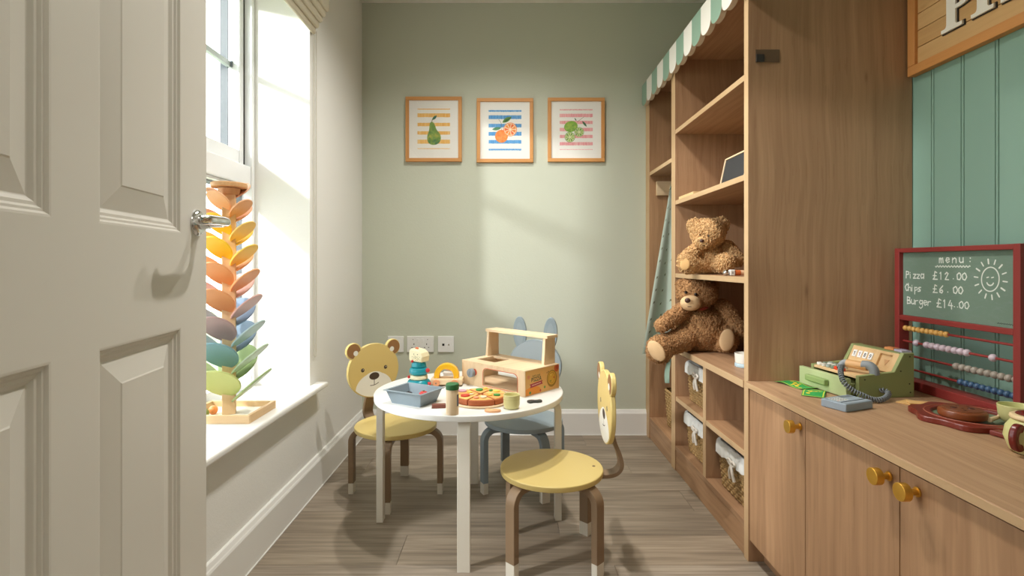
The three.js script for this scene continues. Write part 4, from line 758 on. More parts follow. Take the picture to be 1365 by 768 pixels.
  const tx = canvasTex(412, 276, (g, w, h) => { g.fillStyle = '#9aa8b3'; g.fillRect(0, 0, w, h); g.fillStyle = '#5c666e'; g.fillRect(215, 18, 178, 70); g.fillStyle = '#8b98a2'; for (let i = 0; i < 5; i++) g.fillRect(225, 26 + i * 13, 158, 5); g.fillStyle = '#d9dcd8'; g.fillRect(28, 40, 175, 130); g.fillStyle = '#6b7077'; for (let r = 0; r < 4; r++) for (let c = 0; c < 4; c++) g.fillRect(38 + c * 41, 50 + r * 30, 30, 18); g.fillStyle = '#b8564a'; g.fillRect(38, 140, 30, 18); g.fillStyle = '#7d9a6a'; g.fillRect(161, 140, 30, 18); g.fillStyle = '#4a525a'; g.fillRect(20, 200, 372, 10); });
  part('keypad_print', new THREE.PlaneGeometry(0.096, 0.062).rotateX(-Math.PI / 2).translate(0, 0.0213, 0), mat(null, 0.5, { map: tx }), cr);
  part('card_slot', box(0.09, 0.003, 0.003, 0, 0.0202, 0.0165, 0), MT.hole, cr);
  // bank notes
  const note = canvasTex(256, 128, (g) => { g.fillStyle = '#2f9a4a'; g.fillRect(0, 0, 256, 128); g.strokeStyle = '#d8d84a'; g.lineWidth = 6; g.strokeRect(8, 8, 240, 112); g.fillStyle = '#e6c63a'; for (const [x, y, r] of [[128, 64, 22], [100, 44, 12], [156, 84, 12], [60, 34, 12], [196, 94, 13], [128, 30, 8], [128, 98, 8]]) { g.beginPath(); g.arc(x, y, r, 0, 6.3); g.fill(); } g.fillStyle = '#1f7a3c'; g.beginPath(); g.arc(128, 64, 10, 0, 6.3); g.fill(); });
  const nm = mat(null, 0.7, { map: note }), nb = mat([52, 140, 72], 0.7);
  [[0.88, 1.627, 1.83, 0.115, 0.058, 'green toy banknote lying closest to the tall end panel'], [0.877, 1.525, 0.98, 0.1, 0.056, 'green toy banknote lying beside the card reader']].forEach(([x, d, a, l, w, label], i) => {
    const t = thing('toy_banknote', label, 'toy money', [x, YC, -d], a, 'green toy banknotes');
    const g = new THREE.BoxGeometry(l, 0.0006, w, 16, 1, 4), p = g.attributes.position; for (let q = 0; q < p.count; q++) p.setY(q, p.getY(q) + 0.0035 + i * 0.0012 + 0.003 * Math.sin(p.getX(q) * 62 + i * 2)); g.computeVertexNormals();
    part('paper', g, [nb, nb, nm, nb, nb, nb], t);
  });
  // wooden tokens
  [[1.072, 1.425, 0.5, 'pale wooden toy receipt card lying under another behind the dark red tray'], [1.09, 1.405, -0.4, 'pale wooden toy receipt card lying on another behind the dark red tray']].forEach(([x, d, a, label], i) => { const t = thing('toy_receipt', label, 'toy card', [x, YC + i * 0.0032, -d], a); part('card', box(0.055, 0.003, 0.034, 0, 0.0015, 0, 0.0008, 'x'), mat([250, 226, 180], 0.6, { map: pale }), t); part('mark', cyl(0.004, 0.004, 0.0006, 12), mat([206, 160, 110], 0.6), t, [0.012, 0.0031, 0.004]); });
  // dark red lobed tray with green base, chocolate biscuit, stick
  const tr = thing('lobed_tray', 'dark red scalloped toy tray with green middle on the worktop', 'toy tray', [1.103, YC, -1.262]);
  const R = 0.118, lob = (r, a) => r * (1 + 0.055 * Math.cos(8 * a)), rm = mat([122, 44, 32], 0.32), outl = (r, n = 96) => { const s = []; for (let i = 0; i < n; i++) { const a = i / n * Math.PI * 2; s.push([Math.cos(a) * lob(r, a), Math.sin(a) * lob(r, a)]); } return s; };
  const ts = poly(outl(R)), th = new THREE.Path(); th.absarc(0, 0, 0.078, 0, Math.PI * 2, true); ts.holes.push(th);
  part('rim', extrude(ts, 0.014, 0.003, 48, 3).rotateX(-Math.PI / 2), rm, tr);
  part('middle', cyl(0.08, 0.08, 0.005, 48), mat([116, 132, 104], 0.5), tr, [0, 0.004, 0]);
  part('rim_line', new THREE.TorusGeometry(0.092, 0.0012, 6, 64).rotateX(Math.PI / 2), mat([176, 104, 82], 0.4), tr, [0, 0.0141, 0]);
  part('handle', extrude(poly([[0.0, -0.012], [0.06, -0.01], [0.066, 0], [0.06, 0.01], [0.0, 0.012]]), 0.012, 0.003, 6, 2).rotateX(-Math.PI / 2), rm, tr, [-0.046, 0.0005, 0.105], [0, -1.35, 0]);
  const ck = thing('toy_biscuit', 'thick round chocolate-brown toy biscuit on the dark red tray', 'toy food', [1.062, YC + 0.0142, -1.243]), bm = mat([132, 70, 36], 0.32);
  part('biscuit', disc(0.046, 0.019, 0.005, 56), bm, ck);
  part('iced_top', disc(0.038, 0.0025, 0.001, 48), mat([120, 66, 36], 0.4), ck, [0, 0.0183, 0]);
  for (const [x, z, r] of [[-0.016, -0.006, 0.0075], [0.016, 0.005, 0.0075], [0.004, -0.02, 0.004], [-0.01, 0.018, 0.004], [0.024, -0.014, 0.0035], [0.0, 0.0, 0.0035]]) part('drop', new THREE.SphereGeometry(r, 16, 8, 0, Math.PI * 2, 0, Math.PI / 2).scale(1, 0.3, 1), mat([78, 36, 24], 0.3), ck, [x, 0.0207, z]);
  const sk = thing('wooden_stick', 'short pale wooden stick beside the chocolate biscuit', 'toy utensil', [1.112, YC + 0.0145, -1.215], 0.5); part('stick', cyl(0.005, 0.004, 0.055, 14).rotateZ(Math.PI / 2), MT.pale, sk, [0, 0.005, 0]); part('tip', new THREE.SphereGeometry(0.0055, 12, 10), MT.pale, sk, [0.0275, 0.0055, 0]);
  // cup and teapot
  const yel = mat([212, 210, 146], 0.35), red = mat([110, 30, 24], 0.25);
  const cu = thing('toy_teacup', 'pale green-yellow toy teacup standing on the dark red tray', 'toy cup', [1.147, YC + 0.0142, -1.2]); cu.scale.setScalar(0.82);
  part('cup', lathe([[0.0001, 0], [0.026, 0], [0.03, 0.003], [0.0385, 0.02], [0.041, 0.047], [0.0395, 0.0485], [0.0375, 0.047], [0.035, 0.021], [0.027, 0.007], [0.0001, 0.006]], 48), yel, cu);
  part('handle', new THREE.TorusGeometry(0.012, 0.004, 10, 24), yel, cu, [0.048, 0.026, 0], [0, 0, 0]);
  const tp = thing('toy_teapot', 'pale green-yellow toy teapot with dark red handle and lid', 'toy teapot', [1.035, YC, -1.04]);
  part('body', lathe([[0.0001, 0], [0.034, 0], [0.042, 0.006], [0.05, 0.03], [0.047, 0.05], [0.038, 0.064], [0.035, 0.066], [0.0001, 0.066]], 56), yel, tp);
  part('lid_rim', lathe([[0.0001, 0.066], [0.039, 0.066], [0.041, 0.069], [0.04, 0.074], [0.036, 0.076], [0.0001, 0.076]], 48), mat([232, 206, 160], 0.4), tp);
  const ld = part('lid', lathe([[0.0001, 0.081], [0.02, 0.08], [0.03, 0.078], [0.0325, 0.0755], [0.0001, 0.0755]], 44), red, tp);
  for (let i = 0; i < 7; i++) part('sprinkle', box(0.005, 0.0012, 0.002, Math.cos(i * 2.2) * 0.017, 0.0808, Math.sin(i * 2.2) * 0.017, 0.0004), mat([236, 206, 190], 0.5), ld);
  part('lid_knob', new THREE.SphereGeometry(0.009, 20, 14), red, ld, [0, 0.087, 0]);
  const hl = new THREE.Shape(); hl.absellipse(0, 0, 0.0185, 0.027, 0, Math.PI * 2, false, 0); const hp = new THREE.Path(); hp.absellipse(0.001, -0.001, 0.0065, 0.0115, 0, Math.PI * 2, true, 0); hl.holes.push(hp);
  part('handle', extrude(hl, 0.013, 0.0035, 30, 3).translate(0, 0, -0.0065), red, tp, [-0.049, 0.036, 0.012], [0, 0.25, 0]);
  part('spout', new THREE.CylinderGeometry(0.009, 0.015, 0.05, 20), yel, tp, [0.058, 0.045, -0.01], [0, 0, -0.8]);
}
{ // chalkboard menu with abacus
  const m = thing('menu_board', 'red framed chalkboard menu with abacus rods leaning near the boarded wall', 'chalkboard'), rd = mat([140, 49, 45], 0.45);
  const X0 = 1.2, X1 = 1.232, dA = 1.652, dB = 1.2457, yT = 0.996, u = 0.019;
  for (const d of [dA, dB + u]) part('upright', span(X0, X1, YC, yT, -d, -d + u, 0.002), rd, m);
  part('top_rail', span(X0 + 0.0004, X1, yT - 0.014, yT - 0.0004, -dA + u, -dB - u, 0.002), rd, m);
  part('middle_rail', span(X0 + 0.0004, X1, 0.777, 0.792, -dA + u, -dB - u, 0.002), rd, m);
  part('foot_rail', span(X0 - 0.004, X1 + 0.012, YC + 0.0002, YC + 0.026, -dA + u, -dB - u, 0.002), rd, m);
  const w = dA - dB - 2 * u, h = yT - 0.014 - 0.792;
  const tx = canvasTex(1024, Math.round(1024 * h / w), (g, cw, ch) => {
    g.fillStyle = '#6f8676'; g.fillRect(0, 0, cw, ch);
    for (let i = 0; i < 500; i++) { g.globalAlpha = 0.03; g.strokeStyle = '#a9bcae'; g.lineWidth = rr(4, 16); const x = rr(0, cw), y = rr(0, ch); g.beginPath(); g.moveTo(x, y); g.lineTo(x + rr(-90, 90), y + rr(-30, 30)); g.stroke(); } g.globalAlpha = 1;
    g.strokeStyle = '#e4e8e0'; g.lineCap = 'round'; g.lineJoin = 'round';
    const S = cw / 1090;                               // photograph's board is about 1090 x 585 units here
    const glyph = {                                    // single-stroke chalk letters on a 10 x 14 cell
      m: [[0, 14, 0, 6], [0, 8, 3, 6, 4, 14], [4, 8, 7, 6, 8, 14]], e: [[0, 10, 7, 9, 6, 6, 2, 6, 0, 10, 3, 14, 7, 12]], n: [[0, 14, 0, 6], [0, 9, 4, 6, 7, 8, 7, 14]], u: [[0, 6, 0, 12, 3, 14, 7, 12], [7, 6, 7, 14]],
      P: [[0, 14, 0, 2], [0, 2, 6, 3, 6, 7, 0, 8]], i: [[1, 7, 1, 14], [1, 4, 1, 4.3]], z: [[0, 7, 6, 7, 0, 14, 6, 14]], a: [[7, 7, 2, 6, 0, 10, 2, 14, 7, 11], [7, 6, 7, 14]],
      C: [[8, 4, 4, 2, 0, 7, 3, 14, 8, 12]], h: [[0, 14, 0, 1], [0, 9, 4, 7, 6, 9, 6, 14]], p: [[0, 19, 0, 7], [0, 8, 5, 7, 6, 11, 0, 13]], s: [[6, 7, 2, 7, 1, 9, 5, 11, 5, 13, 0, 14]],
      B: [[0, 14, 0, 2], [0, 2, 6, 3, 5, 7, 0, 8], [0, 8, 7, 9, 7, 13, 0, 14]], r: [[0, 7, 0, 14], [0, 9, 3, 7, 6, 7]], g: [[7, 7, 2, 6, 0, 10, 3, 13, 7, 10], [7, 6, 7, 17, 3, 20, 0, 18]],
      '£': [[8, 3, 4, 1, 3, 6, 3, 11, 0, 14, 9, 14], [0, 8, 7, 8]], 1: [[2, 4, 4, 2, 4, 14]], 2: [[0, 5, 3, 2, 6, 4, 0, 14, 7, 14]], 0: [[4, 3, 0, 6, 1, 13, 5, 14, 8, 9, 6, 4, 4, 3]], 6: [[7, 2, 1, 8, 1, 13, 5, 14, 7, 11, 5, 9, 1, 11]], 4: [[4, 2, 0, 10, 8, 10], [6, 6, 6, 15]], '.': [[2, 12, 2.4, 12.2]], '-': [[0, 10, 4, 10]],
    };
    const write = (txt, x, y, sc, adv, lw = 6) => { for (const c of txt) { if (c !== ' ' && glyph[c]) for (const st of glyph[c]) { for (let q = 0; q < 2; q++) { g.globalAlpha = q ? 0.5 : 0.85; g.lineWidth = lw * S * rr(0.7, 1.05); g.beginPath(); for (let i = 0; i < st.length; i += 2) { const px = (x + st[i] * sc + rr(-1.2, 1.2)) * S, py = (y + st[i + 1] * sc + rr(-1.2, 1.2)) * S; i ? g.lineTo(px, py) : g.moveTo(px, py); } g.stroke(); } } x += adv; } g.globalAlpha = 1; };
    write('menu', 405, 22, 5, 66, 10); write('.', 690, 22, 5, 10, 10); write('.', 692, -4, 5, 10, 10);
    g.lineWidth = 9 * S; g.globalAlpha = 0.85; g.beginPath(); for (let i = 0; i <= 60; i++) { const x = 365 + i * 5.6, y = 122 + 6 * Math.sin(i * 1.25); i ? g.lineTo(x * S, y * S) : g.moveTo(x * S, y * S); } g.stroke();
    write('Pizza', 37, 158, 5, 42, 10); write('£12', 340, 160, 5, 62, 10); write('.', 535, 165, 4.6, 10, 10); write('00', 580, 158, 5, 50, 10);
    write('Chips', 24, 272, 5, 38, 10); write('£6', 340, 272, 5, 66, 10); write('.', 480, 275, 4.6, 10, 10); write('00', 545, 268, 5, 50, 10);
    write('Burger', 50, 388, 5, 47, 10); write('£14', 380, 388, 5.2, 58, 10); write('.', 545, 390, 4.6, 10, 10); write('.', 575, 390, 4.6, 10, 10); write('00', 602, 385, 4.9, 50, 10);
    const sx = 873, sy = 216; g.globalAlpha = 0.9; g.lineWidth = 9 * S; g.beginPath(); g.ellipse(sx * S, sy * S, 72 * S, 90 * S, 0.12, 0, 6.3); g.stroke();
    for (let k = 0; k < 14; k++) { const a = k / 14 * 6.283 + 0.1, ca = Math.cos(a), sa = Math.sin(a); g.lineWidth = rr(8, 13) * S; g.beginPath(); g.moveTo((sx + ca * 104) * S, (sy + sa * 118) * S); g.lineTo((sx + ca * 136) * S, (sy + sa * 150) * S); g.stroke(); }
    g.lineWidth = 8 * S; for (const e of [-20, 20]) { g.beginPath(); g.moveTo((sx + e - 8) * S, (sy - 12) * S); g.lineTo((sx + e + 7) * S, (sy - 16) * S); g.stroke(); }
    g.lineWidth = 10 * S; g.beginPath(); g.arc(sx * S, (sy + 18) * S, 28 * S, 0.35, 2.8); g.stroke();
    g.globalAlpha = 0.85; g.strokeStyle = '#2c352f'; g.lineWidth = 4 * S; g.beginPath(); for (let i = 0; i < 24; i++) { const x = 930 + i * 6, y = ch / S - 26 + 5 * Math.sin(i * 2.3); i ? g.lineTo(x * S, y * S) : g.moveTo(x * S, y * S); } g.stroke();
  });
  part('board_panel', span(1.2135, 1.22, 0.792, yT - 0.014, -dA + u, -dB - u, 0), mat([96, 116, 102], 0.8), m);
  part('chalk_face', new THREE.PlaneGeometry(w, h).rotateY(-Math.PI / 2), mat(null, 0.85, { map: tx }), m, [1.2131, (0.792 + yT - 0.014) / 2, -(dA + dB) / 2]);
  const sph = new THREE.SphereGeometry(1, 20, 14);
  const rods = [[0.752, 0.0083, [222, 172, 92], Array.from({ length: 10 }, (_, i) => 1.624 - i * 0.0166), 'yellow bead'], [0.712, 0.0096, [208, 190, 200], [1.582, ...Array.from({ length: 8 }, (_, i) => 1.543 - i * 0.0193), 1.332], 'lilac bead'],
    [0.67, 0.0094, [160, 150, 138], [...Array.from({ length: 9 }, (_, i) => 1.441 - i * 0.0189), 1.2705], 'taupe bead'], [0.63, 0.0086, [58, 88, 120], Array.from({ length: 10 }, (_, i) => 1.427 - i * 0.0172 * 0.97), 'dark blue bead']];
  for (const [y, r, c, list, lab] of rods) {
    const rod = part('rod', cyl(0.0033, 0.0033, w, 12).rotateX(Math.PI / 2), rd, m, [1.215, y, -(dA + dB) / 2]); const bm = mat(c, 0.35);
    for (const d of list) { const b = part('bead', sph, bm, rod, [0, 0, (dA + dB) / 2 - d]); b.scale.setScalar(r); b.userData.label = lab; }
  }
}
// ---------------------------------------------------------------- shelf things: baskets, boards, cup, apron
{
  // woven basket with a turned-over cotton liner; origin at the middle of its base, its front faces -x
  const hw = 0.125, hd = 0.135, HB = 0.165, rc = 0.035;
  function outline(s, grow) {                          // rounded rectangle, s in 0..1
    const a = hw + grow, b = hd + grow, r = rc + grow * 0.5, L = [2 * (b - r), Math.PI / 2 * r, 2 * (a - r), Math.PI / 2 * r, 2 * (b - r), Math.PI / 2 * r, 2 * (a - r), Math.PI / 2 * r], T = L.reduce((x, y) => x + y, 0);
    let q = s * T, k = 0; while (k < 7 && q > L[k]) { q -= L[k]; k++; }
    const cs = [[-a + r, b - r], [a - r, b - r], [a - r, -b + r], [-a + r, -b + r]];
    switch (k) {
      case 0: return [-a, -b + r + q, -1, 0];
      case 1: { const t = q / r; return [cs[0][0] - r * Math.cos(t), cs[0][1] + r * Math.sin(t), -Math.cos(t), Math.sin(t)]; }
      case 2: return [-a + r + q, b, 0, 1];
      case 3: { const t = q / r; return [cs[1][0] + r * Math.sin(t), cs[1][1] + r * Math.cos(t), Math.sin(t), Math.cos(t)]; }
      case 4: return [a, b - r - q, 1, 0];
      case 5: { const t = q / r; return [cs[2][0] + r * Math.cos(t), cs[2][1] - r * Math.sin(t), Math.cos(t), -Math.sin(t)]; }
      case 6: return [a - r - q, -b, 0, -1];
      default: { const t = q / r; return [cs[3][0] - r * Math.sin(t), cs[3][1] - r * Math.cos(t), -Math.sin(t), -Math.cos(t)]; }
    }
  }
  function skin(nu, nv, fn) {
    const P = new Float32Array((nu + 1) * (nv + 1) * 3), I = [];
    for (let j = 0; j <= nv; j++) for (let i = 0; i <= nu; i++) { const p = fn(i / nu, j / nv); P.set(p, (j * (nu + 1) + i) * 3); }
    for (let j = 0; j < nv; j++) for (let i = 0; i < nu; i++) { const a = j * (nu + 1) + i, b = a + 1, c = a + nu + 1, d = c + 1; I.push(a, b, d, a, d, c); }
    const g = new THREE.BufferGeometry(); g.setAttribute('position', new THREE.BufferAttribute(P, 3)); g.setIndex(I); g.computeVertexNormals(); return g;
  }
  const ns = new ImprovedNoise(), rows = 12, stakes = 48;
  const weave = skin(432, 105, (s, v) => {
    const y = v * (HB - 0.008), rw = v * rows, k = Math.floor(rw), f = rw - k, [x, z, nx, nz] = outline(s, 0.012 * v - 0.012);
    const o = -0.005 + 0.0105 * Math.pow(Math.sin(Math.PI * Math.min(0.999, f)), 0.45) * (0.25 + 0.75 * Math.pow(Math.abs(Math.sin(Math.PI * s * 28 + Math.PI / 2 * k)), 0.4)) + 0.0014 * ns.noise(s * 150, v * 30, 3);
    return [x + nx * o, y + 0.0012 * ns.noise(s * 40, v * 9, 7), z + nz * o];
  });
  const fold = skin(260, 16, (s, v) => {               // liner: down inside, over the rim, down outside with a wavy hem
    const [x, z, nx, nz] = outline(s, 0);
    const hem = 0.036 + 0.006 * Math.sin(s * 40) + 0.004 * ns.noise(s * 22, 1, 5), wv = 0.0022 * ns.noise(s * 60, v * 3, 9) + 0.0016 * Math.sin(s * 150);
    const path = v < 0.35 ? [-0.012, HB - 0.07 * (1 - v / 0.35)] : v < 0.6 ? [-0.012 + 0.022 * (v - 0.35) / 0.25, HB + 0.008 * Math.sin(Math.PI * (v - 0.35) / 0.25)] : [0.01 + 0.003 * Math.sin((v - 0.6) * 5), HB - hem * (v - 0.6) / 0.4];
    const o = path[0] + wv * (v > 0.5 ? 1 : 0.4);
    return [x + nx * o, path[1], z + nz * o];
  });
  const wk = makeNoise(64, 64, 77), wtex = tex(256, 256, (u, v) => mix([128, 96, 56], [196, 162, 108], wk(u, v)));
  const wicker = mat(null, 0.75, { map: wtex });
  { const p = weave.attributes.position, uv = new Float32Array(p.count * 2); for (let i = 0; i < p.count; i++) { uv[2 * i] = (p.getX(i) + p.getZ(i)) * 4; uv[2 * i + 1] = p.getY(i) * 14; } weave.setAttribute('uv', new THREE.BufferAttribute(uv, 2)); }
  const place = [['woven basket with white liner on the middle lower shelf', [0.925, 0.3402, -2.268]], ['woven basket with white liner on the bottom shelf next to the apron alcove', [0.922, 0.1152, -2.272]], ['woven basket with white liner on the bottom shelf beside the end panel', [0.92, 0.1152, -1.898]], ['woven basket standing on the floor of the alcove under the apron', [0.935, 0.1152, -2.64]]];
  const b = thing('wicker_basket', place[0][0], 'basket', place[0][1], 0, 'lined wicker baskets in the low shelves');
  part('weave', weave, wicker, b); part('base', box(2 * hw - 0.03, 0.006, 2 * hd - 0.03, 0, 0.004, 0, 0.001), wicker, b);
  part('liner', merge([fold]), MT.linen, b).material.side = THREE.DoubleSide;
  part('lining_floor', box(2 * hw - 0.03, 0.004, 2 * hd - 0.03, 0, 0.075, 0, 0.001), MT.linen, b);
  const bow = [];
  for (const s of [-1, 1]) { bow.push(tube([[-0.143, 0.123, 0.05], [-0.147, 0.136, 0.05 + s * 0.016], [-0.146, 0.13, 0.05 + s * 0.03], [-0.144, 0.12, 0.05 + s * 0.016], [-0.143, 0.122, 0.05]], 0.0045, 24, 6)); bow.push(tube([[-0.144, 0.122, 0.05], [-0.147, 0.1, 0.05 + s * 0.01], [-0.142, 0.068, 0.05 + s * 0.017]], 0.0055, 16, 6)); }
  part('ribbon', merge(bow).translate(0, 0.012, 0), mat([222, 214, 202], 0.9), b);
  for (const [l, p] of place.slice(1)) { const c = copyOf(b, l, p); if (l.includes('alcove under')) { for (const nm of ['liner', 'ribbon', 'lining_floor']) c.remove(c.children.find((o) => o.name === nm)); c.scale.y = 1.2; } }

  // small chalkboard easel leaning on the shelf
  const S2 = 1.2386, cb = thing('small_blackboard', 'small black writing board with pale wooden frame leaning on the shelf', 'blackboard', [0.782, S2, -1.868], 0);
  const tilt = new THREE.Group(); tilt.name = 'board'; cb.add(tilt); tilt.rotation.z = -0.21;
  const bw = 0.205, bh = 0.1; for (const [z, y, w2, h2, gr] of [[0, 0.003, bw, 0.006, 'z'], [0, bh - 0.003, bw, 0.006, 'z'], [bw / 2 - 0.003, bh / 2, 0.006, bh - 0.012, 'y'], [-bw / 2 + 0.003, bh / 2, 0.006, bh - 0.012, 'y']]) part('frame_bar', box(0.01, h2, w2, 0.005, y, z, 0.001, gr), MT.pale, tilt);
  part('slate', box(0.005, bh - 0.012, bw - 0.012, 0.006, bh / 2, 0, 0), mat([46, 46, 48], 0.6), tilt);
  part('prop', box(0.006, 0.088, 0.02, 0.052, 0.043, 0, 0.001, 'y'), MT.pale, cb, [0, 0, 0], [0, 0, 0.2]);
  // flat pale box
  const fb = thing('wooden_tray', 'shallow pale wooden tray lying on the shelf above the honey bear', 'tray', [0.835, S2, -2.322]);
  part('rim', merge([box(0.012, 0.014, 0.19, -0.055, 0.007, 0, 0.001, 'z'), box(0.012, 0.014, 0.19, 0.055, 0.007, 0, 0.001, 'z')]), mat([250, 232, 200], 0.5, { map: pale }), fb).name = 'long_sides';
  fb.remove(fb.children[0]); for (const x of [-0.055, 0.055]) part('long_side', box(0.012, 0.014, 0.19, x, 0.007, 0, 0.001, 'z'), mat([250, 238, 212], 0.5, { map: pale }), fb);
  for (const z of [-0.089, 0.089]) part('short_side', box(0.098, 0.014, 0.012, 0, 0.007, z, 0.001, 'x'), mat([250, 238, 212], 0.5, { map: pale }), fb);
  part('floor_board', box(0.098, 0.004, 0.166, 0, 0.003, 0, 0, 'z'), MT.pale, fb);
  // cup on the bear shelf
  const cp = thing('striped_cup', 'white toy cup with pale blue foot beside the brown bear', 'toy cup', [0.868, 0.571, -1.945]);
  part('cup', lathe([[0.0001, 0.014], [0.034, 0.014], [0.036, 0.016], [0.038, 0.05], [0.036, 0.05], [0.034, 0.018], [0.0001, 0.017]], 40), mat([238, 234, 224], 0.4), cp);
  part('foot', lathe([[0.0001, 0], [0.035, 0], [0.0375, 0.002], [0.0375, 0.012], [0.035, 0.014], [0.0001, 0.014]], 40), mat([182, 206, 216], 0.4), cp);
  part('motif', new THREE.CircleGeometry(0.008, 20), mat([190, 120, 80], 0.6), cp, [0.012, 0.032, 0.0352], [0, 0.33, 0]);
  // bead rattle
  const rt = thing('bead_rattle', 'toy rattle of silver ball, white letter bead and orange bead at the honey bear\'s feet', 'toy rattle', [0.79, 0.905, -1.93]);
  part('silver_ball', new THREE.SphereGeometry(0.011, 22, 16), MT.chrome, rt, [0, 0.011, 0]);
  const lb = canvasTex(64, 64, (g) => { g.fillStyle = '#f2f0ea'; g.fillRect(0, 0, 64, 64); g.fillStyle = '#44424a'; g.font = 'bold 50px sans-serif'; g.textAlign = 'center'; g.fillText('D', 33, 50); });
  const lt = part('letter_bead', box(0.02, 0.022, 0.02, 0.021, 0.011, 0, 0.004), mat([242, 240, 234], 0.4), rt); part('letter_print', new THREE.PlaneGeometry(0.012, 0.014), mat(null, 0.5, { map: lb }), lt, [0.021, 0.011, 0.0102]);
  part('orange_bead', cyl(0.01, 0.01, 0.018, 24).rotateZ(Math.PI / 2), mat([206, 104, 52], 0.4), rt, [0.041, 0.0105, 0]); part('cream_bead', cyl(0.0095, 0.0095, 0.04, 24).rotateZ(Math.PI / 2), mat([236, 190, 150], 0.5), rt, [0.071, 0.0105, 0]);
  // apron hanging from the peg
  const ap = thing('hanging_apron', 'pale green sprigged apron hanging from the peg rail in the alcove', 'apron');
  const top = new THREE.Vector3(0.874, 1.352, -2.836);
  const cloth = skin(60, 80, (s, v) => {
    const y = top.y - v * 0.865 + 0.02 * (s - 0.2) * v - (s > 0.5 ? (s - 0.5) * 0.08 * v : 0), x0 = top.x - 0.016 - 0.172 * Math.pow(v, 1.05), x1 = top.x + 0.02 + 0.12 * v;
    const x = x0 + (x1 - x0) * s, zz = -2.815 + 0.055 * v * Math.sin(s * 9 + 0.6 + v) * (0.35 + 0.65 * v) + 0.03 * v * (1 - s) - 0.012 * (1 - v);
    return [x, y, zz];
  });
  { const p = cloth.attributes.position, uv = new Float32Array(p.count * 2); for (let j = 0, k = 0; j <= 80; j++) for (let i = 0; i <= 60; i++, k++) { uv[2 * k] = i / 60 * 1.6; uv[2 * k + 1] = j / 80 * 4; } cloth.setAttribute('uv', new THREE.BufferAttribute(uv, 2)); }
  const sprig = tex(256, 256, (() => { const spots = []; let q = 5; const r = () => (q = (q * 16807) % 2147483647) / 2147483647; for (let i = 0; i < 9; i++) spots.push([(i % 3 + 0.3 + 0.4 * r()) / 3, (Math.floor(i / 3) + 0.3 + 0.4 * r()) / 3]); return (u, v) => { for (const [a, b] of spots) { const dx = (u - a) / 0.03, dy = (v - b) / 0.025; if (dx * dx + dy * dy < 1 || (Math.abs(dx + dy) < 0.4 && Math.abs(dx - dy) < 2.6)) return [116, 124, 100]; } return [200, 216, 202]; }; })());
  sprig.wrapS = sprig.wrapT = THREE.RepeatWrapping;
  const am = mat(null, 0.9, { map: sprig, side: THREE.DoubleSide });
  part('cloth', cloth, am, ap);
  part('neck_loop', tube([[0.86, 1.345, -2.822], [0.866, 1.366, -2.83], [0.873, 1.374, -2.835], [0.882, 1.364, -2.83], [0.888, 1.345, -2.822]], 0.004, 24, 6), mat([150, 176, 158], 0.9), ap);
  const tie = skin(6, 30, (s, v) => [0.808 + 0.022 * s + 0.01 * Math.sin(v * 5), 0.56 - v * 0.22, -2.72 + 0.012 * Math.sin(v * 7 + s)]);
  part('tie', tie, mat([150, 176, 158], 0.9, { side: THREE.DoubleSide }), ap);
}
// ---------------------------------------------------------------- teddy bears
function isoMesh(sdf, lo, hi, cell) {                   // surface nets
  const n = [0, 1, 2].map((k) => Math.ceil((hi[k] - lo[k]) / cell) + 1), [nx, ny, nz] = n, val = new Float32Array(nx * ny * nz), at = (i, j, k) => (k * ny + j) * nx + i;
  for (let k = 0; k < nz; k++) for (let j = 0; j < ny; j++) for (let i = 0; i < nx; i++) val[at(i, j, k)] = sdf(lo[0] + i * cell, lo[1] + j * cell, lo[2] + k * cell);
  const idx = new Int32Array(nx * ny * nz).fill(-1), P = [], I = [];
  for (let k = 0; k < nz - 1; k++) for (let j = 0; j < ny - 1; j++) for (let i = 0; i < nx - 1; i++) {
    let m = 0, sx = 0, sy = 0, sz = 0, c = 0;
    const v = []; for (let q = 0; q < 8; q++) { const t = val[at(i + (q & 1), j + (q >> 1 & 1), k + (q >> 2))]; v.push(t); if (t < 0) m++; }
    if (m === 0 || m === 8) continue;
    for (const [a, b] of [[0, 1], [2, 3], [4, 5], [6, 7], [0, 2], [1, 3], [4, 6], [5, 7], [0, 4], [1, 5], [2, 6], [3, 7]]) if ((v[a] < 0) !== (v[b] < 0)) { const t = v[a] / (v[a] - v[b]); sx += (a & 1) + t * ((b & 1) - (a & 1)); sy += (a >> 1 & 1) + t * ((b >> 1 & 1) - (a >> 1 & 1)); sz += (a >> 2) + t * ((b >> 2) - (a >> 2)); c++; }
    idx[at(i, j, k)] = P.length / 3; P.push(lo[0] + (i + sx / c) * cell, lo[1] + (j + sy / c) * cell, lo[2] + (k + sz / c) * cell);
  }
  for (let k = 1; k < nz - 1; k++) for (let j = 1; j < ny - 1; j++) for (let i = 1; i < nx - 1; i++) {
    const s = val[at(i, j, k)] < 0, q = (a, b, c, d, f) => { if (a < 0 || b < 0 || c < 0 || d < 0) return; f ? I.push(a, b, c, a, c, d) : I.push(a, c, b, a, d, c); };
    if (s !== val[at(i + 1, j, k)] < 0) q(idx[at(i, j - 1, k - 1)], idx[at(i, j, k - 1)], idx[at(i, j, k)], idx[at(i, j - 1, k)], s);
    if (s !== val[at(i, j + 1, k)] < 0) q(idx[at(i - 1, j, k - 1)], idx[at(i - 1, j, k)], idx[at(i, j, k)], idx[at(i, j, k - 1)], s);
    if (s !== val[at(i, j, k + 1)] < 0) q(idx[at(i - 1, j - 1, k)], idx[at(i, j - 1, k)], idx[at(i, j, k)], idx[at(i - 1, j, k)], s);
  }
  const g = new THREE.BufferGeometry(); g.setAttribute('position', new THREE.BufferAttribute(new Float32Array(P), 3)); g.setIndex(I); g.computeVertexNormals(); return g;
}
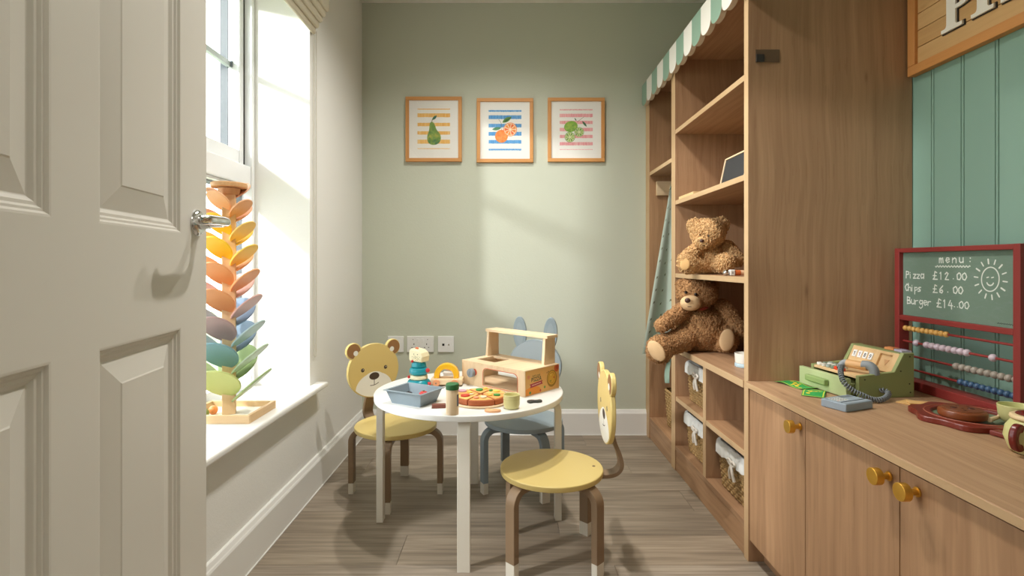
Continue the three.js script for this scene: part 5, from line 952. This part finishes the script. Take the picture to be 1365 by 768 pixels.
{
  const ns = new ImprovedNoise();
  function teddy(name, label, E, K, lo, hi, curl, amp, floorY, tone, bare) {
    const t = thing(name, label, 'teddy bear');
    const sdf = (x, y, z) => {
      let d = 9; const sm = (a, b, k = 0.014) => { const h = Math.max(k - Math.abs(a - b), 0) / k; return Math.min(a, b) - h * h * k * 0.25; };
      for (const [c, r] of E) { const q = Math.hypot((x - c.x) / r[0], (y - c.y) / r[1], (z - c.z) / r[2]); d = sm(d, (q - 1) * Math.min(...r)); }
      for (const [a, b, r0, r1] of K) { const vx = b.x - a.x, vy = b.y - a.y, vz = b.z - a.z, px = x - a.x, py = y - a.y, pz = z - a.z; const h = Math.max(0, Math.min(1, (px * vx + py * vy + pz * vz) / (vx * vx + vy * vy + vz * vz))); d = sm(d, Math.hypot(px - vx * h, py - vy * h, pz - vz * h) - (r0 + (r1 - r0) * h)); }
      if (d < 0.014 && d > -0.014) { const f = 1 / curl, w = ns.noise(x * f * 0.5, y * f * 0.5, z * f * 0.5); d -= amp * (1 - 2.2 * Math.abs(ns.noise(x * f + w, y * f, z * f + w))) + amp * 0.5 * ns.noise(x * f * 2.3, y * f * 2.3 + 5, z * f * 2.3); }
      if (y < floorY && x > FX - 0.002) d = Math.max(d, floorY - y);
      return d;
    };
    const g = isoMesh(sdf, lo, hi, 0.0027), p = g.attributes.position, col = new Float32Array(p.count * 3);
    for (let i = 0; i < p.count; i++) { const v = 0.9 + 0.18 * ns.noise(p.getX(i) * 220, p.getY(i) * 220, p.getZ(i) * 220); col[3 * i] = tone[0] * v; col[3 * i + 1] = tone[1] * v; col[3 * i + 2] = tone[2] * v; }
    g.setAttribute('color', new THREE.BufferAttribute(col, 3));
    part('body', g, mat(null, 0.95, { vertexColors: true, sheen: 0.35, sheenRoughness: 0.6, sheenColor: new THREE.Color(0.9, 0.75, 0.55) }), t);
    // short curls standing off the plush, too many to count
    const curlG = new THREE.TorusGeometry(0.0042, 0.0013, 4, 7, 4.4), N = p.count, cnt = 5200, nn = g.attributes.normal;
    const im = new THREE.InstancedMesh(curlG, mat(null, 0.95, { sheen: 0.35, sheenRoughness: 0.6, sheenColor: new THREE.Color(0.9, 0.75, 0.55) }), cnt), M4 = new THREE.Matrix4(), Q = new THREE.Quaternion(), V = new THREE.Vector3(), Nv = new THREE.Vector3(), sc = new THREE.Vector3(), cc = new THREE.Color();
    let made = 0;
    for (let tries = 0; made < cnt && tries < cnt * 6; tries++) {
      const i = Math.floor(rnd() * N); V.set(p.getX(i), p.getY(i), p.getZ(i)); Nv.set(nn.getX(i), nn.getY(i), nn.getZ(i));
      if ((V.x > FX - 0.006 && V.y < floorY + 0.005) || bare.some(([c, r]) => c.distanceTo(V) < r)) continue;
      Q.setFromEuler(new THREE.Euler(rnd() * 6.28, rnd() * 6.28, rnd() * 6.28)); sc.setScalar(rr(0.7, 1.25));
      V.addScaledVector(Nv, 0.0004); M4.compose(V, Q, sc); im.setMatrixAt(made, M4); const v = rr(0.85, 1.15); im.setColorAt(made, cc.setRGB(tone[0] * v, tone[1] * v, tone[2] * v)); made++;
    }
    im.count = made; im.name = 'plush_curls'; im.userData.kind = 'stuff'; t.add(onMesh(im));
    return t;
  }
  const pad = (t, name, c, n, a, b, m, roll = 0, th = 0.006) => { const g = new THREE.SphereGeometry(1, 28, 18).scale(a, b, th); const o = part(name, g, m, t); o.position.copy(c); o.quaternion.setFromUnitVectors(new THREE.Vector3(0, 0, 1), new THREE.Vector3(...n).normalize()).multiply(new THREE.Quaternion().setFromAxisAngle(new THREE.Vector3(0, 0, 1), roll)); return o; };
  const cream = mat([224, 188, 142], 0.9, { bumpMap: fabricNoise, bumpScale: 0.0004 }), nose = mat([70, 44, 34], 0.45), eye = mat([22, 16, 14], 0.15);
  const A = teddy('brown_teddy_bear', 'large brown curly teddy bear with cream muzzle, one leg over the shelf edge',
    [[W(929, 391, 2.3), [0.082, 0.064, 0.075]], [W(908, 380, 2.31), [0.02, 0.02, 0.014]], [W(952, 380, 2.33), [0.02, 0.02, 0.014]], [W(933, 438, 2.32), [0.106, 0.1, 0.092]], [W(968, 454, 2.255), [0.045, 0.057, 0.036]], [W(879, 466, 2.18), [0.05, 0.054, 0.04]]],
    [[W(962, 412, 2.31), W(983, 440, 2.27), 0.04, 0.035], [W(908, 416, 2.28), W(882, 434, 2.21), 0.033, 0.027], [W(910, 452, 2.26), W(880, 464, 2.19), 0.049, 0.038], [W(951, 455, 2.3), W(968, 454, 2.26), 0.048, 0.04]],
    [0.53, 0.5, -2.45], [1.05, 0.93, -2.08], 0.0105, 0.0042, 0.5722, [0.45, 0.24, 0.1], [[W(920.5, 404, 2.215), 0.047], [W(969, 453.5, 2.21), 0.046], [W(875, 468, 2.13), 0.036], [W(914.5, 390, 2.225), 0.01], [W(927.5, 392.5, 2.22), 0.01]]);
  const mz = pad(A, 'muzzle', W(920.5, 404, 2.228), [-0.3, -0.1, 0.95], 0.042, 0.033, cream, 0, 0.034);
  pad(A, 'nose', W(916.5, 400.5, 2.19), [-0.3, 0.1, 0.95], 0.0115, 0.0105, nose, 0, 0.008);
  pad(A, 'mouth', W(919, 409, 2.192), [-0.3, -0.2, 0.9], 0.009, 0.0015, nose, 0, 0.0015);
  for (const [x, y, d] of [[914.5, 390, 2.228], [927.5, 392.5, 2.222]]) pad(A, 'eye', W(x, y, d), [-0.2, 0, 1], 0.0065, 0.0065, eye, 0, 0.005);
  pad(A, 'sole', W(969, 453.5, 2.214), [-0.08, 0.02, 1], 0.031, 0.047, cream, -0.16, 0.011);
  pad(A, 'sole', W(875, 468, 2.132), [-0.5, -0.12, 0.86], 0.03, 0.046, cream, 0.62, 0.011);
  pad(A, 'neck_bow', W(938, 411.5, 2.232), [0, -0.2, 1], 0.02, 0.006, mat([140, 52, 34], 0.8), 0.3, 0.006);
  const B = teddy('honey_teddy_bear', 'small honey-coloured curly teddy bear sitting on the shelf above the brown bear',
    [[W(943.7, 311, 2.19), [0.065, 0.057, 0.058]], [W(926, 301.5, 2.195), [0.026, 0.026, 0.015]], [W(961, 300, 2.2), [0.029, 0.029, 0.016]], [W(938, 322.5, 2.147), [0.03, 0.023, 0.022]], [W(946, 346, 2.215), [0.056, 0.062, 0.052]], [W(915.5, 352, 2.155), [0.033, 0.034, 0.03]], [W(966, 350.5, 2.13), [0.033, 0.034, 0.028]]],
    [[W(930, 331, 2.19), W(912, 345, 2.16), 0.023, 0.02], [W(968, 331, 2.215), W(983, 346, 2.17), 0.031, 0.026], [W(938, 355, 2.19), W(917, 352.5, 2.16), 0.03, 0.03], [W(955, 354, 2.19), W(966, 351, 2.14), 0.03, 0.03]],
    [0.67, 0.885, -2.32], [1.02, 1.16, -2.05], 0.0092, 0.0036, 0.9062, [0.74, 0.47, 0.22], [[W(935.5, 321, 2.122), 0.012], [W(913, 352.5, 2.125), 0.022], [W(933, 313, 2.136), 0.006], [W(944.5, 314.5, 2.129), 0.006]]);
  pad(B, 'nose', W(935.5, 321, 2.122), [-0.3, 0.1, 0.95], 0.0085, 0.0075, nose, 0, 0.006);
  pad(B, 'mouth', W(937.5, 327.5, 2.127), [-0.3, -0.3, 0.9], 0.007, 0.0013, nose, 0, 0.0015);
  for (const [x, y, d] of [[933, 313, 2.136], [944.5, 314.5, 2.129]]) pad(B, 'eye', W(x, y, d), [-0.2, 0, 1], 0.003, 0.003, eye, 0, 0.003);
  pad(B, 'sole', W(913, 352.5, 2.128), [-0.55, 0.1, 0.85], 0.02, 0.024, mat([222, 178, 120], 0.95), 0, 0.006);
}
renderer.render(scene, camera);
